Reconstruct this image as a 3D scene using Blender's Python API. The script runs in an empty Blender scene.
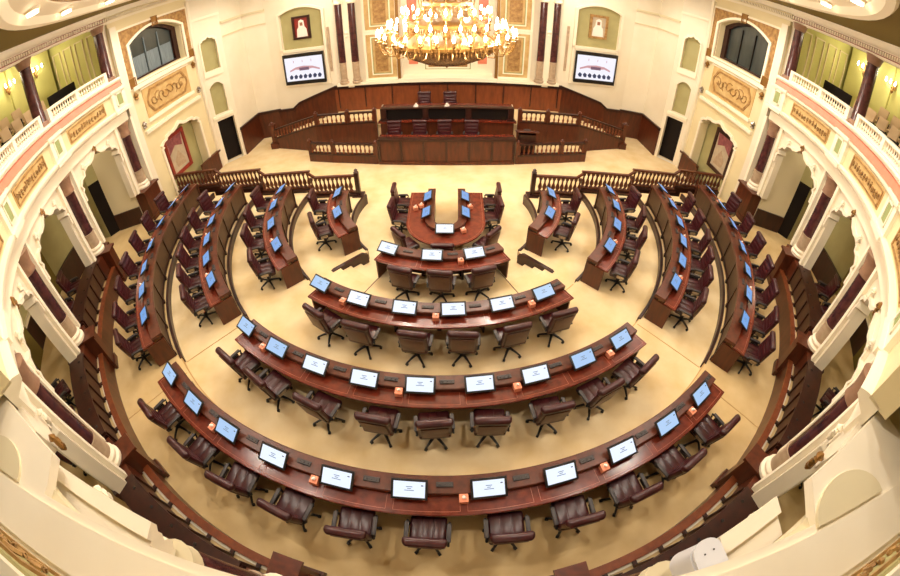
import bpy, bmesh, math, random
from mathutils import Vector, Matrix
random.seed(7)
PI = math.pi
C = bpy.context.scene.collection
S = bpy.context.scene
def R(d): return math.radians(d)
def cs(a): return math.cos(R(a)), math.sin(R(a))

LCOL = (1, .9, .78)
# ------------------------------------------------------------------ materials
def lin(c):
    c = c / 255
    return c / 12.92 if c <= .04045 else ((c + .055) / 1.055) ** 2.4
def rgb(r, g, b): return (lin(r), lin(g), lin(b), 1)
def mat(name, col, rough=.5, metal=0, noise=None, scale=3, stretch=(1, 1, 1), emit=0, spec=.5, bump=0, detail=4, band=None):
    m = bpy.data.materials.new(name); m.use_nodes = True
    nt = m.node_tree; b = nt.nodes['Principled BSDF']
    b.inputs['Roughness'].default_value = rough; b.inputs['Metallic'].default_value = metal
    b.inputs['Specular IOR Level'].default_value = spec
    b.inputs['Base Color'].default_value = rgb(*col)
    if noise:
        tc = nt.nodes.new('ShaderNodeTexCoord'); mp = nt.nodes.new('ShaderNodeMapping')
        mp.inputs['Scale'].default_value = stretch
        nz = nt.nodes.new('ShaderNodeTexNoise'); nz.inputs['Scale'].default_value = scale; nz.inputs['Detail'].default_value = detail
        cr = nt.nodes.new('ShaderNodeValToRGB')
        cr.color_ramp.elements[0].position, cr.color_ramp.elements[1].position = band or (.3, .7)
        cr.color_ramp.elements[0].color = rgb(*noise); cr.color_ramp.elements[1].color = rgb(*col)
        nt.links.new(tc.outputs['Object'], mp.inputs['Vector']); nt.links.new(mp.outputs['Vector'], nz.inputs['Vector'])
        nt.links.new(nz.outputs['Fac'], cr.inputs['Fac']); nt.links.new(cr.outputs['Color'], b.inputs['Base Color'])
        if bump:
            bp = nt.nodes.new('ShaderNodeBump'); bp.inputs['Strength'].default_value = bump; bp.inputs['Distance'].default_value = .02
            nt.links.new(nz.outputs['Fac'], bp.inputs['Height']); nt.links.new(bp.outputs['Normal'], b.inputs['Normal'])
    if emit and name.startswith(('screen', 'tv')): b.inputs['Base Color'].default_value = (.01, .01, .012, 1)
    if emit:
        b.inputs['Emission Color'].default_value = rgb(*col); b.inputs['Emission Strength'].default_value = emit
    return m
M = {}
def mk(k, *a, **kw): M[k] = mat(k, *a, **kw)
mk('wood_top', (118, 48, 30), .2, noise=(84, 32, 21), scale=2.2, stretch=(3, 3, 12), detail=6)
mk('wood_dark', (58, 24, 14), .36, noise=(36, 14, 9), scale=2, stretch=(4, 4, 1), detail=6)
mk('wood_mid', (94, 43, 22), .34, noise=(66, 30, 16), scale=1.6, stretch=(5, 5, 1), detail=6)
mk('wood_warm', (128, 66, 32), .4, noise=(100, 48, 22), scale=1.6, stretch=(5, 5, 1), detail=6)
mk('panel_tan', (84, 57, 34), .45, noise=(64, 42, 25), scale=2, stretch=(6, 6, 1), detail=5)
mk('inlay', (158, 80, 50), .35)
mk('leather', (66, 21, 24), .3, noise=(48, 14, 17), scale=9, bump=.15)
mk('leather_back', (96, 62, 44), .42, noise=(80, 48, 36), scale=9)
mk('black', (18, 15, 15), .4)
mk('grey_plastic', (52, 46, 46), .5)
mk('chrome', (150, 140, 132), .25, .9)
mk('carpet', (236, 216, 176), .9, noise=(216, 188, 136), scale=1.3, spec=.15, detail=8, band=(.25, .75))
mk('carpet_shaded', (222, 196, 146), .9, noise=(204, 174, 122), scale=1.6, spec=.15, detail=8, band=(.25, .75))  # same carpet, darkened in colour for the weaker light away from the centre
mk('seam', (190, 152, 96), .7)
mk('cream', (238, 228, 206), .6, noise=(231, 219, 194), scale=.8, spec=.3)
mk('cream_bright', (246, 236, 212), .55, spec=.3)
mk('cream_dim', (218, 206, 172), .6, spec=.3)
mk('plaster_yellow', (230, 216, 176), .65, noise=(222, 206, 162), scale=.7, spec=.3)
mk('olive', (172, 164, 116), .7, noise=(164, 156, 108), scale=2, spec=.2)
mk('olive_dark', (120, 104, 50), .7, spec=.2)
mk('green_wall', (204, 198, 124), .65, noise=(194, 188, 112), scale=1, spec=.2)
mk('gold', (186, 146, 88), .5, .12, noise=(134, 96, 52), scale=7, bump=.5)
mk('gold_bright', (142, 102, 48), .35, .4)
mk('crystal', (160, 116, 62), .25, .15, noise=(84, 52, 22), scale=24, bump=.6)
mk('panel_gold', (212, 184, 128), .6, noise=(186, 146, 84), scale=2.5)
mk('salmon', (222, 132, 102), .4, noise=(210, 120, 92), scale=4)
mk('marble', (84, 44, 42), .22, noise=(54, 26, 30), scale=5, detail=10, band=(.35, .62))
mk('marble_pale', (188, 166, 138), .4, noise=(164, 138, 112), scale=6)
mk('marble_rose', (158, 124, 98), .4, noise=(134, 98, 78), scale=5)
mk('white_stone', (244, 232, 208), .45)
mk('green_mark', (150, 160, 104), .6)
mk('glass_dark', (58, 64, 62), .15, noise=(40, 46, 46), scale=1.2, stretch=(2, 2, .6))
mk('curtain', (120, 132, 138), .7, noise=(92, 104, 110), scale=3, stretch=(8, 8, .5))
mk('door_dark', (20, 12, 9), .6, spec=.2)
mk('screen_white', (226, 236, 250), .3, emit=1.15)
mk('screen_pale', (176, 210, 250), .3, emit=.95)
mk('screen_blue', (126, 176, 240), .3, emit=.9)  # pale and blue tints paint the viewing-angle shift of one white picture
mk('screen_ink', (150, 176, 214), .4, emit=.5)
mk('screen_black', (24, 28, 34), .4)
mk('tv_white', (236, 234, 244), .4, emit=1.1)
mk('tv_purple', (150, 110, 136), .4, emit=.6)
mk('tv_blue', (70, 84, 130), .4, emit=.4)
mk('tv_pink', (226, 170, 176), .4, emit=.8)
mk('peach', (232, 146, 112), .5)
mk('tissue', (248, 240, 230), .8)
mk('bulb', (255, 240, 214), .3, emit=30)
mk('lamp_glow', (255, 232, 190), .3, emit=22)
mk('seat_beige', (206, 176, 134), .7)
mk('red_paint', (150, 44, 34), .5, noise=(120, 34, 26), scale=5)
mk('skin', (150, 100, 72), .6)
mk('robe', (236, 230, 220), .7)
mk('paint_sky', (176, 160, 140), .5, noise=(196, 180, 150), scale=4)
mk('paint_rose', (160, 92, 96), .5, noise=(120, 64, 70), scale=5)
mk('device_white', (222, 222, 226), .35)

# ------------------------------------------------------------------ mesh builder
class MB:
    def __init__(s): s.v = []; s.f = []; s.m = []; s.mi = 0
    def face(s, ids): s.f.append(tuple(ids)); s.m.append(s.mi)
    def box(s, c, d, rz=0, T=None):
        b = len(s.v); cz, sz = math.cos(rz), math.sin(rz)
        for z in (-.5, .5):
            for x, y in ((-.5, -.5), (.5, -.5), (.5, .5), (-.5, .5)):
                X, Y = x * d[0], y * d[1]
                p = Vector((c[0] + X * cz - Y * sz, c[1] + X * sz + Y * cz, c[2] + z * d[2]))
                if T: p = T @ p
                s.v.append(p)
        for q in ((3, 2, 1, 0), (4, 5, 6, 7), (0, 1, 5, 4), (1, 2, 6, 5), (2, 3, 7, 6), (3, 0, 4, 7)): s.face([b + i for i in q])
        return s
    def rbox(s, c, d, r=.02, seg=2, T=None, shape=None):
        bm = bmesh.new(); bmesh.ops.create_cube(bm, size=1)
        for v in bm.verts: v.co = Vector((v.co.x * d[0], v.co.y * d[1], v.co.z * d[2]))
        bmesh.ops.bevel(bm, geom=bm.edges[:], offset=r, segments=seg, affect='EDGES', profile=.5)
        b = len(s.v)
        for v in bm.verts:
            p = v.co + Vector(c)
            if shape: p = shape(p)
            if T: p = T @ p
            s.v.append(p)
        bm.verts.index_update()
        for f in bm.faces: s.face([b + v.index for v in f.verts])
        bm.free(); return s
    def rings(s, rows, closed=True, cap=True):
        b = len(s.v); n = len(rows[0])
        for r in rows: s.v += [Vector(p) for p in r]
        for i in range(len(rows) - 1):
            for j in range(n if closed else n - 1):
                k = (j + 1) % n
                s.face([b + i * n + j, b + i * n + k, b + (i + 1) * n + k, b + (i + 1) * n + j])
        if cap:
            s.face([b + j for j in reversed(range(n))]); s.face([b + (len(rows) - 1) * n + j for j in range(n)])
        return s
    def sweep(s, prof, a0, a1, n=None, cx=0, cy=0):     # closed profile [(r, z)] turned about the hall's centre
        n = n or max(2, int(abs(a1 - a0) / 2.0))
        rows = []
        for i in range(n + 1):
            c, q = cs(a0 + (a1 - a0) * i / n)
            rows.append([(cx + r * c, cy + r * q, z) for r, z in prof])
        return s.rings(rows)
    def arc(s, r0, r1, z0, z1, a0, a1, n=None): return s.sweep([(r0, z0), (r1, z0), (r1, z1), (r0, z1)], a0, a1, n)
    def lathe(s, prof, c=(0, 0, 0), n=12, T=None):
        rows = []
        for r, z in prof:
            row = []
            for j in range(n):
                a = 2 * PI * j / n; p = Vector((c[0] + r * math.cos(a), c[1] + r * math.sin(a), c[2] + z))
                row.append(T @ p if T else p)
            rows.append(row)
        return s.rings(rows)
    def tube(s, pts, r, n=6):
        pts = [Vector(p) for p in pts]; rows = []
        for i, p in enumerate(pts):
            d = (pts[min(i + 1, len(pts) - 1)] - pts[max(i - 1, 0)]).normalized()
            u = d.cross(Vector((0, 0, 1)));
            if u.length < .05: u = d.cross(Vector((1, 0, 0)))
            u.normalize(); w = d.cross(u); rr = r[i] if isinstance(r, (list, tuple)) else r
            rows.append([p + u * rr * math.cos(2 * PI * j / n) + w * rr * math.sin(2 * PI * j / n) for j in range(n)])
        return s.rings(rows)
    def plate(s, loops, F, d0, d1):                     # polygon with holes given in a frame's (s, z), made d0..d1 thick
        bm = bmesh.new(); es = []
        for L in loops:
            vs = [bm.verts.new((p[0], p[1], 0)) for p in L]
            for i in range(len(vs)): es.append(bm.edges.new((vs[i], vs[(i + 1) % len(vs)])))
        bmesh.ops.triangle_fill(bm, edges=es, use_beauty=True)
        r = bmesh.ops.extrude_face_region(bm, geom=bm.faces[:])
        for g in r['geom']:
            if isinstance(g, bmesh.types.BMVert): g.co.z = 1
        bm.verts.index_update(); b = len(s.v)
        for v in bm.verts: s.v.append(F(v.co.x, v.co.y, d0 if v.co.z < .5 else d1))
        for f in bm.faces: s.face([b + v.index for v in f.verts])
        bm.free(); return s
    def fbox(s, F, s0, s1, z0, z1, d0, d1):
        return s.plate([[(s0, z0), (s1, z0), (s1, z1), (s0, z1)]], F, d0, d1)
def frame(p0, p1, side=1):                              # s runs p0 -> p1, d grows towards the hall
    p0 = Vector((p0[0], p0[1], 0)); x = (Vector((p1[0], p1[1], 0)) - p0).normalized(); n = Vector((-x.y, x.x, 0)) * side
    return lambda s_, z, d: p0 + x * s_ + n * d + Vector((0, 0, z))
ORG = {}
def link(name, data, parent=None, kind=None):
    o = bpy.data.objects.new(name, data); C.objects.link(o)
    if parent: o.parent = parent
    if kind: o['kind'] = kind
    return o
def obj(name, mb, mats, parent=None, kind=None, label=None, cat=None, group=None, sharp=35):
    if isinstance(mats, str): mats = [mats]
    og = Vector((0, 0, 0)); q = parent
    while q is not None: og += q.location; q = q.parent
    me = bpy.data.meshes.new(name)
    base = Vector((0, 0, 0))
    if parent is None and not kind:
        xs = [p[0] for p in mb.v]; ys = [p[1] for p in mb.v]; zs = [p[2] for p in mb.v]
        base = Vector(((min(xs) + max(xs)) / 2, (min(ys) + max(ys)) / 2, min(zs)))
    me.from_pydata([tuple(Vector(p) - og - base) for p in mb.v], [], mb.f)
    for k in mats: me.materials.append(M[k])
    me.polygons.foreach_set('material_index', mb.m); me.polygons.foreach_set('use_smooth', [True] * len(mb.f))
    bm = bmesh.new(); bm.from_mesh(me); bmesh.ops.recalc_face_normals(bm, faces=bm.faces[:]); bm.to_mesh(me); bm.free()
    me.set_sharp_from_angle(angle=R(sharp)); me.update()
    o = link(name, me, parent, kind); o.location = base
    if label: tag(o, label, cat, group)
    return o
def tag(o, label=None, cat=None, group=None):
    if label: o['label'] = label
    if cat: o['category'] = cat
    if group: o['group'] = group
    return o
def thing(name, label, cat, loc=(0, 0, 0), group=None):
    o = link(name, None); o.location = loc; return tag(o, label, cat, group)
def dup(o, loc=None, rz=None, label=None, group=None, parent=None):
    c = o.copy(); C.objects.link(c); c.parent = parent
    if loc is not None: c.location = loc
    if rz is not None: c.rotation_euler = (0, 0, rz)
    tag(c, label, None, group)
    for ch in KIDS.get(o.name, []) or [x for x in bpy.data.objects if x.parent == o]: dup(ch, parent=c)
    return c
KIDS = {}
def proto(root):                                        # remember a thing's children once, for quick copies
    def walk(o):
        KIDS[o.name] = [x for x in bpy.data.objects if x.parent == o]
        for x in KIDS[o.name]: walk(x)
    walk(root); return root
def struct(name, mb, mats): return obj(name, mb, mats, kind='structure')
ORD = ['first', 'second', 'third', 'fourth', 'fifth', 'sixth', 'seventh', 'eighth', 'ninth', 'tenth', 'eleventh', 'twelfth']
SIDES = ((-1, 'left'), (1, 'right'))
def ang(a, s): return a if s < 0 else 540 - a           # mirror an angle of the left half to the right half

# ------------------------------------------------------------------ camera
cam = bpy.data.cameras.new('camera'); co = bpy.data.objects.new('camera', cam); C.objects.link(co); S.camera = co
cam.type = 'PANO'; cam.panorama_type = 'FISHEYE_LENS_POLYNOMIAL'; cam.sensor_width = 36; cam.sensor_fit = 'HORIZONTAL'
cam.fisheye_fov = R(200)
cam.fisheye_polynomial_k0 = 0
cam.fisheye_polynomial_k1, cam.fisheye_polynomial_k2 = -0.060512014, -1.26942669e-05
cam.fisheye_polynomial_k3, cam.fisheye_polynomial_k4 = -2.47498257e-06, -6.25648806e-08
cam.clip_start = .02
co.matrix_world = Matrix.Translation((.3403555, -11.8307641, 7.7907729)) @ Matrix.Rotation(.0128099, 4, 'Z') @ Matrix.Rotation(PI / 2 - .7680087, 4, 'X') @ Matrix.Rotation(-.0031583, 4, 'Z')

# ------------------------------------------------------------------ levels and rings
PIT, ST, YB = -.36, .188, 1.2
RO = {'A': 3.90, 'B': 6.0, 'C': 8.10, 'D': 10.2}
TZ = {'A': 0, 'B': ST, 'C': 2 * ST, 'D': 3 * ST}
RT = [3.15, 5.25, 7.35, 9.45, 11.58]
EZ = 1.15
def lim(r): return 180 - math.degrees(math.asin(YB / r))
m = MB(); m.box((0, 2, PIT - .15), (32, 34, .3)); struct('floor', m, 'carpet')
def ringfloor(name, r0, r1, z, a0, a1, matk, n=60):
    """a0 / a1 may be functions of r"""
    f0 = a0 if callable(a0) else (lambda r: a0); f1 = a1 if callable(a1) else (lambda r: a1)
    m = MB(); rows = []
    for i in range(n + 1):
        row = []
        for r, zz in ((r0, PIT), (r1, PIT), (r1, z), (r0, z)):
            c, s_ = cs(f0(r) + (f1(r) - f0(r)) * i / n); row.append((r * c, r * s_, zz))
        rows.append(row)
    m.rings(rows); return struct(name, m, matk)
for i, (r0, r1) in enumerate(zip(RT[:-1], RT[1:])):
    if i == 0:
        for s, nm in SIDES:
            a0, a1 = (lambda r: lim(r), 223.5) if s < 0 else (316.5, lambda r: 540 - lim(r))
            ringfloor('floor', r0, r1, 0, a0, a1, 'carpet', 24)
            for k, (q0, q1) in enumerate(((3.5, 3.85), (3.85, 4.2), (4.2, 5.25))):
                b0, b1 = sorted((ang(223.5, s), ang(242, s)))
                ringfloor('floor', q0, q1, PIT + .12 * (k + 1), b0, b1, 'carpet', 8)
        ringfloor('floor', r0, r1, 0, 242, 298, 'carpet', 24)
    else:
        ringfloor('floor', r0, r1, ST * i, lambda r: lim(r), lambda r: 540 - lim(r), 'carpet' if i < 3 else 'carpet_shaded', 90)
# curbs in front of the wing desks, and tier edges
WEND = {'A': 218.8, 'B': 223, 'C': 224.5, 'D': 225.9}
for k, key in enumerate('ABCD'):
    for s, nm in SIDES:
        r = RT[k]; z = TZ[key]
        lo = PIT if k == 0 else z - ST
        a0, a1 = sorted((ang(lim(r) + .8, s), ang(WEND[key] + (1.2 if k else 3.6), s)))
        m = MB(); m.sweep([(r - .05, lo), (r + .04, lo), (r + .04, z + .03), (r + .02, z + .045), (r - .03, z + .045), (r - .05, z + .03)], a0, a1, 26)
        obj('tier_curb', m, 'wood_dark', kind='structure', label=None).name = 'trim_%d' % (1 + 2 * k + (s > 0))
# seams between tiers in the middle block and along the aisles
n_tr = 9
for k in (1, 2, 3):
    m = MB(); m.arc(RT[k] - .012, RT[k] + .012, TZ['ABCD'[k]] - ST + .001, TZ['ABCD'[k]] + .004, 226, 314, 50); struct('trim_%d' % n_tr, m, 'seam'); n_tr += 1
for s, nm in SIDES:
    for a, r0, r1, z in ((242.2, 3.2, 5.2, .004), (230.5, 9.5, 11.5, 3 * ST + .003), (227.3, 7.4, 9.4, 2 * ST + .003)):
        aa = ang(a, s); c, q = cs(aa); m = MB(); m.box((c * (r0 + r1) / 2, q * (r0 + r1) / 2, z), (r1 - r0, .022, .01), R(aa)); struct('trim_%d' % n_tr, m, 'wood_mid' if r0 < 4 else 'seam'); n_tr += 1
    # dark stringer wall beside the little stair
    aa = ang(223.9, s); c, q = cs(aa); F = frame((3.2 * c, 3.2 * q), (5 * c, 5 * q))
    m = MB(); m.plate([[(0, PIT), (1.3, PIT), (1.3, -.02), (1.2, .04), (.15, .04), (0, -.05)]], F, -.06, .06)
    obj('stair_stringer', m, 'wood_dark', kind='structure').name = 'trim_%d' % n_tr; n_tr += 1

# ------------------------------------------------------------------ the armchair
def make_chair():
    t = thing('swivel_armchair', 'x', 'chair')
    m = MB()
    m.rbox((0, .02, .475), (.54, .5, .12), .035, 3, shape=lambda p: Vector((p.x, p.y, p.z + .012 * math.cos(p.x * 6))))
    for x in (-.165, .165): m.rbox((x, .03, .53), (.15, .42, .03), .014, 2)
    m.rbox((0, .03, .532), (.15, .42, .03), .014, 2)
    obj('seat', m, 'leather', t)
    m = MB(); T = Matrix.Translation((0, -.2, .5)) @ Matrix.Rotation(R(10), 4, 'X')
    wid = lambda p: Vector((p.x * (1 - .08 * abs(p.z - .3)), p.y - .10 * (abs(p.x) / .27) ** 2 * -.35, p.z))
    m.rbox((0, 0, .27), (.58, .09, .56), .035, 3, T, wid)
    for z in (.1, .23, .36): m.rbox((0, .05, z), (.4, .04, .115), .018, 2, T, wid)
    m.rbox((0, .012, .55), (.62, .14, .15), .06, 4, T, wid)
    bk = obj('backrest', m, 'leather', t)
    m = MB(); m.rbox((0, -.055, .25), (.46, .02, .46), .009, 2, T, wid); obj('back_shell', m, 'leather_back', bk)
    for sx in (-1, 1):
        m = MB(); x = .3 * sx
        m.tube([(x * .8, -.1, .43), (x, -.14, .48), (x * 1.02, -.19, .55), (x * 1.02, -.14, .585), (x * 1.02, .1, .59), (x * 1.02, .17, .565), (x, .15, .52), (x * .8, .12, .43)], .022, 8)
        a = obj('armrest', m, 'black', t)
        m = MB(); m.rbox((x * 1.02, .0, .61), (.07, .3, .035), .014, 2); obj('arm_pad', m, 'grey_plastic', a)
        m = MB(); m.rbox((x * 1.02, -.02, .53), (.02, .2, .1), .004, 1); obj('arm_bracket', m, 'chrome', a)
    m = MB(); m.lathe([(.035, .12), (.035, .3), (.025, .3), (.025, .42)], n=10); m.rbox((0, 0, .41), (.22, .26, .04), .01, 1); obj('gas_column', m, 'black', t)
    m = MB(); m.lathe([(.05, .08), (.055, .1), (.045, .15), (.03, .16)], n=10)
    for k in range(5):
        a = 2 * PI * k / 5 + .3; d = Vector((math.cos(a), math.sin(a), 0))
        m.tube([d * .03 + Vector((0, 0, .12)), d * .17 + Vector((0, 0, .105)), d * .3 + Vector((0, 0, .08))], [.032, .026, .02], 6)
    b = obj('star_base', m, 'black', t)
    for k in range(5):
        a = 2 * PI * k / 5 + .3
        T = Matrix.Translation((.3 * math.cos(a), .3 * math.sin(a), .032)) @ Matrix.Rotation(a, 4, 'Z') @ Matrix.Rotation(PI / 2, 4, 'X')
        m = MB(); m.lathe([(.02, -.026), (.032, -.022), (.032, .022), (.02, .026)], n=10, T=T); m.box((.3 * math.cos(a), .3 * math.sin(a), .065), (.03, .03, .03)); obj('caster', m, 'black', b)
    for ch in [x for x in C.objects if x.parent == t or (x.parent and x.parent.parent == t)]:
        if ch.data.users == 1: ch.data.transform(Matrix.Scale(1.08, 4))
    return proto(t)
chair0 = make_chair(); used = [False]
def place_chair(x, y, z, rz, label, group, src=None):
    if not used[0] and src is None:
        used[0] = True; chair0.location = (x, y, z); chair0.rotation_euler = (0, 0, rz); tag(chair0, label, None, group); return chair0
    return dup(src or chair0, (x, y, z), rz, label, group)
# monitors: local -y faces the user
def make_monitor(kind):
    t = thing('desk_screen', 'x', 'screen')
    T = Matrix.Translation((0, 0, .075)) @ Matrix.Rotation(R(28), 4, 'X')
    m = MB(); m.rbox((0, 0, 0), (.575, .34, .03), .008, 2, T); obj('screen_frame', m, 'black', t)
    m = MB(); m.box((0, 0, .0155), (.495, .262, .004), T=T)
    m.mi = 1
    for k, (w, dx) in enumerate(((.10, 0), (.06, .0), (.15, 0))): m.box((dx, .045 - k * .03, .021), (w, .012, .002), T=T)
    m.mi = 2; m.box((.2, .07, .021), (.035, .016, .002), T=T)
    obj('screen', m, [kind, 'screen_ink', 'screen_black'], t)
    m = MB(); m.rbox((0, .075, .045), (.2, .05, .07), .01, 1); m.rbox((0, .07, .008), (.26, .12, .014), .004, 1); obj('stand', m, 'black', t)
    return proto(t)
MON = {k: [make_monitor(k), False] for k in ('screen_white', 'screen_pale', 'screen_blue')}
def place_monitor(kind, x, y, z, rz, label, group):
    p = MON[kind]
    if not p[1]:
        p[1] = True; p[0].location = (x, y, z); p[0].rotation_euler = (0, 0, rz); return tag(p[0], label, None, group)
    return dup(p[0], (x, y, z), rz, label, group)
def make_tissue():
    t = thing('tissue_box', 'x', 'tissue box')
    m = MB(); m.rbox((0, 0, .06), (.145, .145, .12), .006, 1); obj('box_body', m, 'peach', t)
    m = MB(); m.tube([(-.02, 0, .118), (0, .01, .15), (.015, -.01, .175), (.03, .0, .19)], [.03, .028, .02, .005], 6); obj('tissue', m, 'tissue', t)
    return proto(t)
tis0 = make_tissue(); tused = [False]
def place_tissue(x, y, z, rz, label):
    g = 'peach tissue boxes on the members desks'
    if not tused[0]:
        tused[0] = True; tis0.location = (x, y, z); tis0.rotation_euler = (0, 0, rz); return tag(tis0, label, None, g)
    return dup(tis0, (x, y, z), rz, label, g)
def pos(a, r): c, q = cs(a); return c * r, q * r

# ------------------------------------------------------------------ arc desks
def arc_desk(label, ro, t, a0, a1, seats, sock, front):
    am = (a0 + a1) / 2; x, y = pos(am, ro - .3)
    d = thing('arc_desk', label, 'desk', (x, y, t), 'curved wooden desks of the chamber')
    n = max(10, int(a1 - a0))
    m = MB(); m.sweep([(ro - .36, t + .70), (ro - .02, t + .70), (ro, t + .715), (ro, t + .74), (ro - .015, t + .752), (ro - .36, t + .752)], a0, a1, n); obj('desktop', m, 'wood_top', d)
    m = MB(); m.sweep([(ro - .66, t + .78), (ro - .34, t + .78), (ro - .34, t + .86), (ro - .355, t + .875), (ro - .65, t + .875), (ro - .665, t + .86)], a0, a1, n)
    obj('raised_shelf', m, 'wood_mid', d)
    m = MB(); m.arc(ro - .37, ro - .345, t + .70, t + .80, a0 + .1, a1 - .1, n); obj('shelf_riser', m, 'wood_dark', d)
    m = MB(); m.arc(ro - .64, ro - .60, t + .10, t + .79, a0 + .2, a1 - .2, n); obj('front_panel', m, front, d)
    pa = 180 / PI / ro
    for k in range(len(seats) + 1):                     # dividers with little feet on the front
        a = a0 + .35 + (a1 - a0 - .7) * k / len(seats)
        m = MB(); px, py = pos(a, ro - .625); m.box((px, py, t + .44), (.09, .06, .72), R(a)); m.box((px, py, t + .045), (.12, .1, .09), R(a)); obj('panel_divider', m, 'wood_dark', d)
    m = MB(); m.arc(ro - .66, ro - .585, t + .08, t + .15, a0, a1, n); obj('bottom_rail', m, 'wood_dark', d)
    for a in (a0, a1):
        px, py = pos(a, ro - .37); m = MB(); m.box((px, py, t + .36), (.56, .045, .7), R(a)); obj('side_panel', m, 'wood_mid', d)
    for k in range(1, len(seats)):
        if k % 2 == 0:
            a = a0 + (a1 - a0) * k / len(seats); px, py = pos(a, ro - .5); m = MB(); m.box((px, py, t + .35), (.2, .04, .69), R(a)); obj('knee_partition', m, 'wood_dark', d)
    w = (a1 - a0) / len(seats)
    for k in range(len(seats)):
        b0, b1 = a0 + w * k + 3 * pa * .02, a0 + w * (k + 1) - 3 * pa * .02
        m = MB()
        for q0, q1 in ((ro - .075, ro - .067), (ro - .35, ro - .342)): m.arc(q0, q1, t + .7525, t + .7545, b0, b1, 6)
        for b in (b0, b1): px, py = pos(b, ro - .209); m.box((px, py, t + .7535), (.282, .008, .002), R(b))
        obj('inlay_border', m, 'inlay', d)
    for a in sock:
        m = MB(); px, py = pos(a, ro - .5); m.rbox((px, py, t + .885), (.09, .27, .03), .008, 1, T=Matrix.Translation((px, py, 0)) @ Matrix.Rotation(R(a), 4, 'Z') @ Matrix.Translation((-px, -py, 0)))
        for e in (-.08, 0, .08): c, q = cs(a); m.lathe([(.018, 0), (.018, .012), (.008, .014)], (px - q * e, py + c * e, t + .9), 8)
        obj('socket_unit', m, 'grey_plastic', d)
    return d
rowname = {'A': 'three-seat', 'B': 'six-seat', 'C': 'nine-seat', 'D': 'eleven-seat'}
CEN = {'A': (242.3, 298.4, [246.0, 266.2, 284.4], [257.1, 270.3, 284.0]),
       'B': (237.4, 302.6, [238.9, 250.8, 262.3, 273.4, 284.7, 295.8], [245.9, 255, 265.8, 274.9, 284.4, 294.7]),
       'C': (235.2, 304.7, [236.1, 244.3, 252, 260, 268, 276.2, 284.3, 292.3, 300.3], [239.8, 246.5, 255, 263.2, 270, 276.9, 284.7, 292.1, 298.9]),
       'D': (233, 306.3, [234.7, 241.1, 247.5, 254.1, 261.2, 268.1, 275.3, 282.2, 289.2, 295.7, 302.3], [237.5, 244.7, 250.8, 257.2, 263.4, 269.8, 276.6, 282.7, 288.7, 294.7, 301.2])}
for key, (a0, a1, mons, chs) in CEN.items():
    ro, t = RO[key], TZ[key]
    w = (a1 - a0) / len(mons)
    arc_desk('red-brown %s arc desk in the middle block, facing the podium' % rowname[key], ro, t, a0, a1, mons, [a + w * .48 for a in mons][:-1] + ([mons[-1] + w * .45] if mons[-1] + w * .45 < a1 - 1 else []), 'wood_mid')
    for k, a in enumerate(mons):
        kind = 'screen_white' if abs(a - 270) < 22 or key == 'A' else 'screen_pale'
        r = ro - .38; px, py = pos(a, r)
        place_monitor(kind, px, py, t + .877, R(a + 90), 'lit desk screen in black frame, %s from the left on the %s central desk' % (ORD[k], rowname[key]), 'desk screens')
    for k, a in enumerate(chs):
        yaw = random.uniform(-9, 9); a = 270 + (a - 270) * {'A': 1, 'B': 1.035, 'C': 1.015, 'D': 1.0}[key]; px, py = pos(a, ro + .25)
        if key == 'D': yaw *= .6
        place_chair(px, py, t, R(a + 90 + yaw), 'burgundy leather swivel armchair, %s from the left along the %s central desk' % (ORD[k], rowname[key]), 'burgundy armchairs')
    tk = {'A': [1], 'B': [1, 3, 5], 'C': [1, 4, 6, 8], 'D': [2, 4, 6, 8, 10]}[key]
    if key == 'D': tk = [2, 4, 6, 8, 10]
    for j, k in enumerate(tk):
        k = min(k, len(mons) - 1); a = mons[k] - (.41 if True else 0) * 180 / PI / ro
        if key == 'A': a = mons[2] - .42 * 180 / PI / ro
        px, py = pos(a, ro - .265); place_tissue(px, py, t + .7558, R(a), 'peach tissue box, %s from the left on the %s central desk' % (ORD[j], rowname[key]))
WING = {'A': (179, 218.8, [183, 202.9], [187, 206.5], 'two-seat'),
        'B': (177.6, 223, [180.6, 190.8, 202.3, 214.4], [184.1, 194.6, 205.2, 217.6], 'four-seat'),
        'C': (177.4, 224.5, [179.8, 187.4, 195.4, 203.3, 210.9, 218.8], [184.9, 192.4, 199.9, 206.6, 213.3, 220.4], 'six-seat'),
        'D': (177.3, 225.9, [180, 186, 192.9, 200.5, 207.3, 213.8, 220.5], [183.9, 190.7, 197.2, 204, 210.4, 217, 223], 'seven-seat')}
for s, nm in SIDES:
    for key, (a0, a1, mons, chs, wn) in WING.items():
        ro, t = RO[key], TZ[key]
        b0, b1 = sorted((ang(a0, s), ang(a1, s)))
        w = (a1 - a0) / len(mons)
        arc_desk('curved %s desk in the %s wing, tan panelled front' % (wn, nm), ro, t, b0, b1, mons, [ang(a + w * .48, s) for a in mons[:-1]], 'panel_tan')
        for k, a in enumerate(mons):
            aa = ang(a, s); px, py = pos(aa, ro - .34)
            place_monitor('screen_blue', px, py, t + .877, R(aa + 90), 'desk screen tinted blue for view angle, %s from the balustrade on the %s %s desk' % (ORD[k], nm, wn), 'desk screens')
        for k, a in enumerate(chs):
            aa = ang(a, s); yaw = random.uniform(-10, 10) + 4 * s; px, py = pos(aa, ro + .24)
            place_chair(px, py, t, R(aa + 90 + yaw), 'burgundy leather swivel armchair, %s from the balustrade at the %s %s desk' % (ORD[k], nm, wn), 'burgundy armchairs')
        for j, k in enumerate(range(1, len(mons), 2)):
            a = ang(mons[k] - .40 * 180 / PI / ro, s); px, py = pos(a, ro - .265)
            place_tissue(px, py, t + .7558, R(a), 'peach tissue box, %s from the balustrade on the %s %s desk' % (ORD[j], nm, wn))

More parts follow.
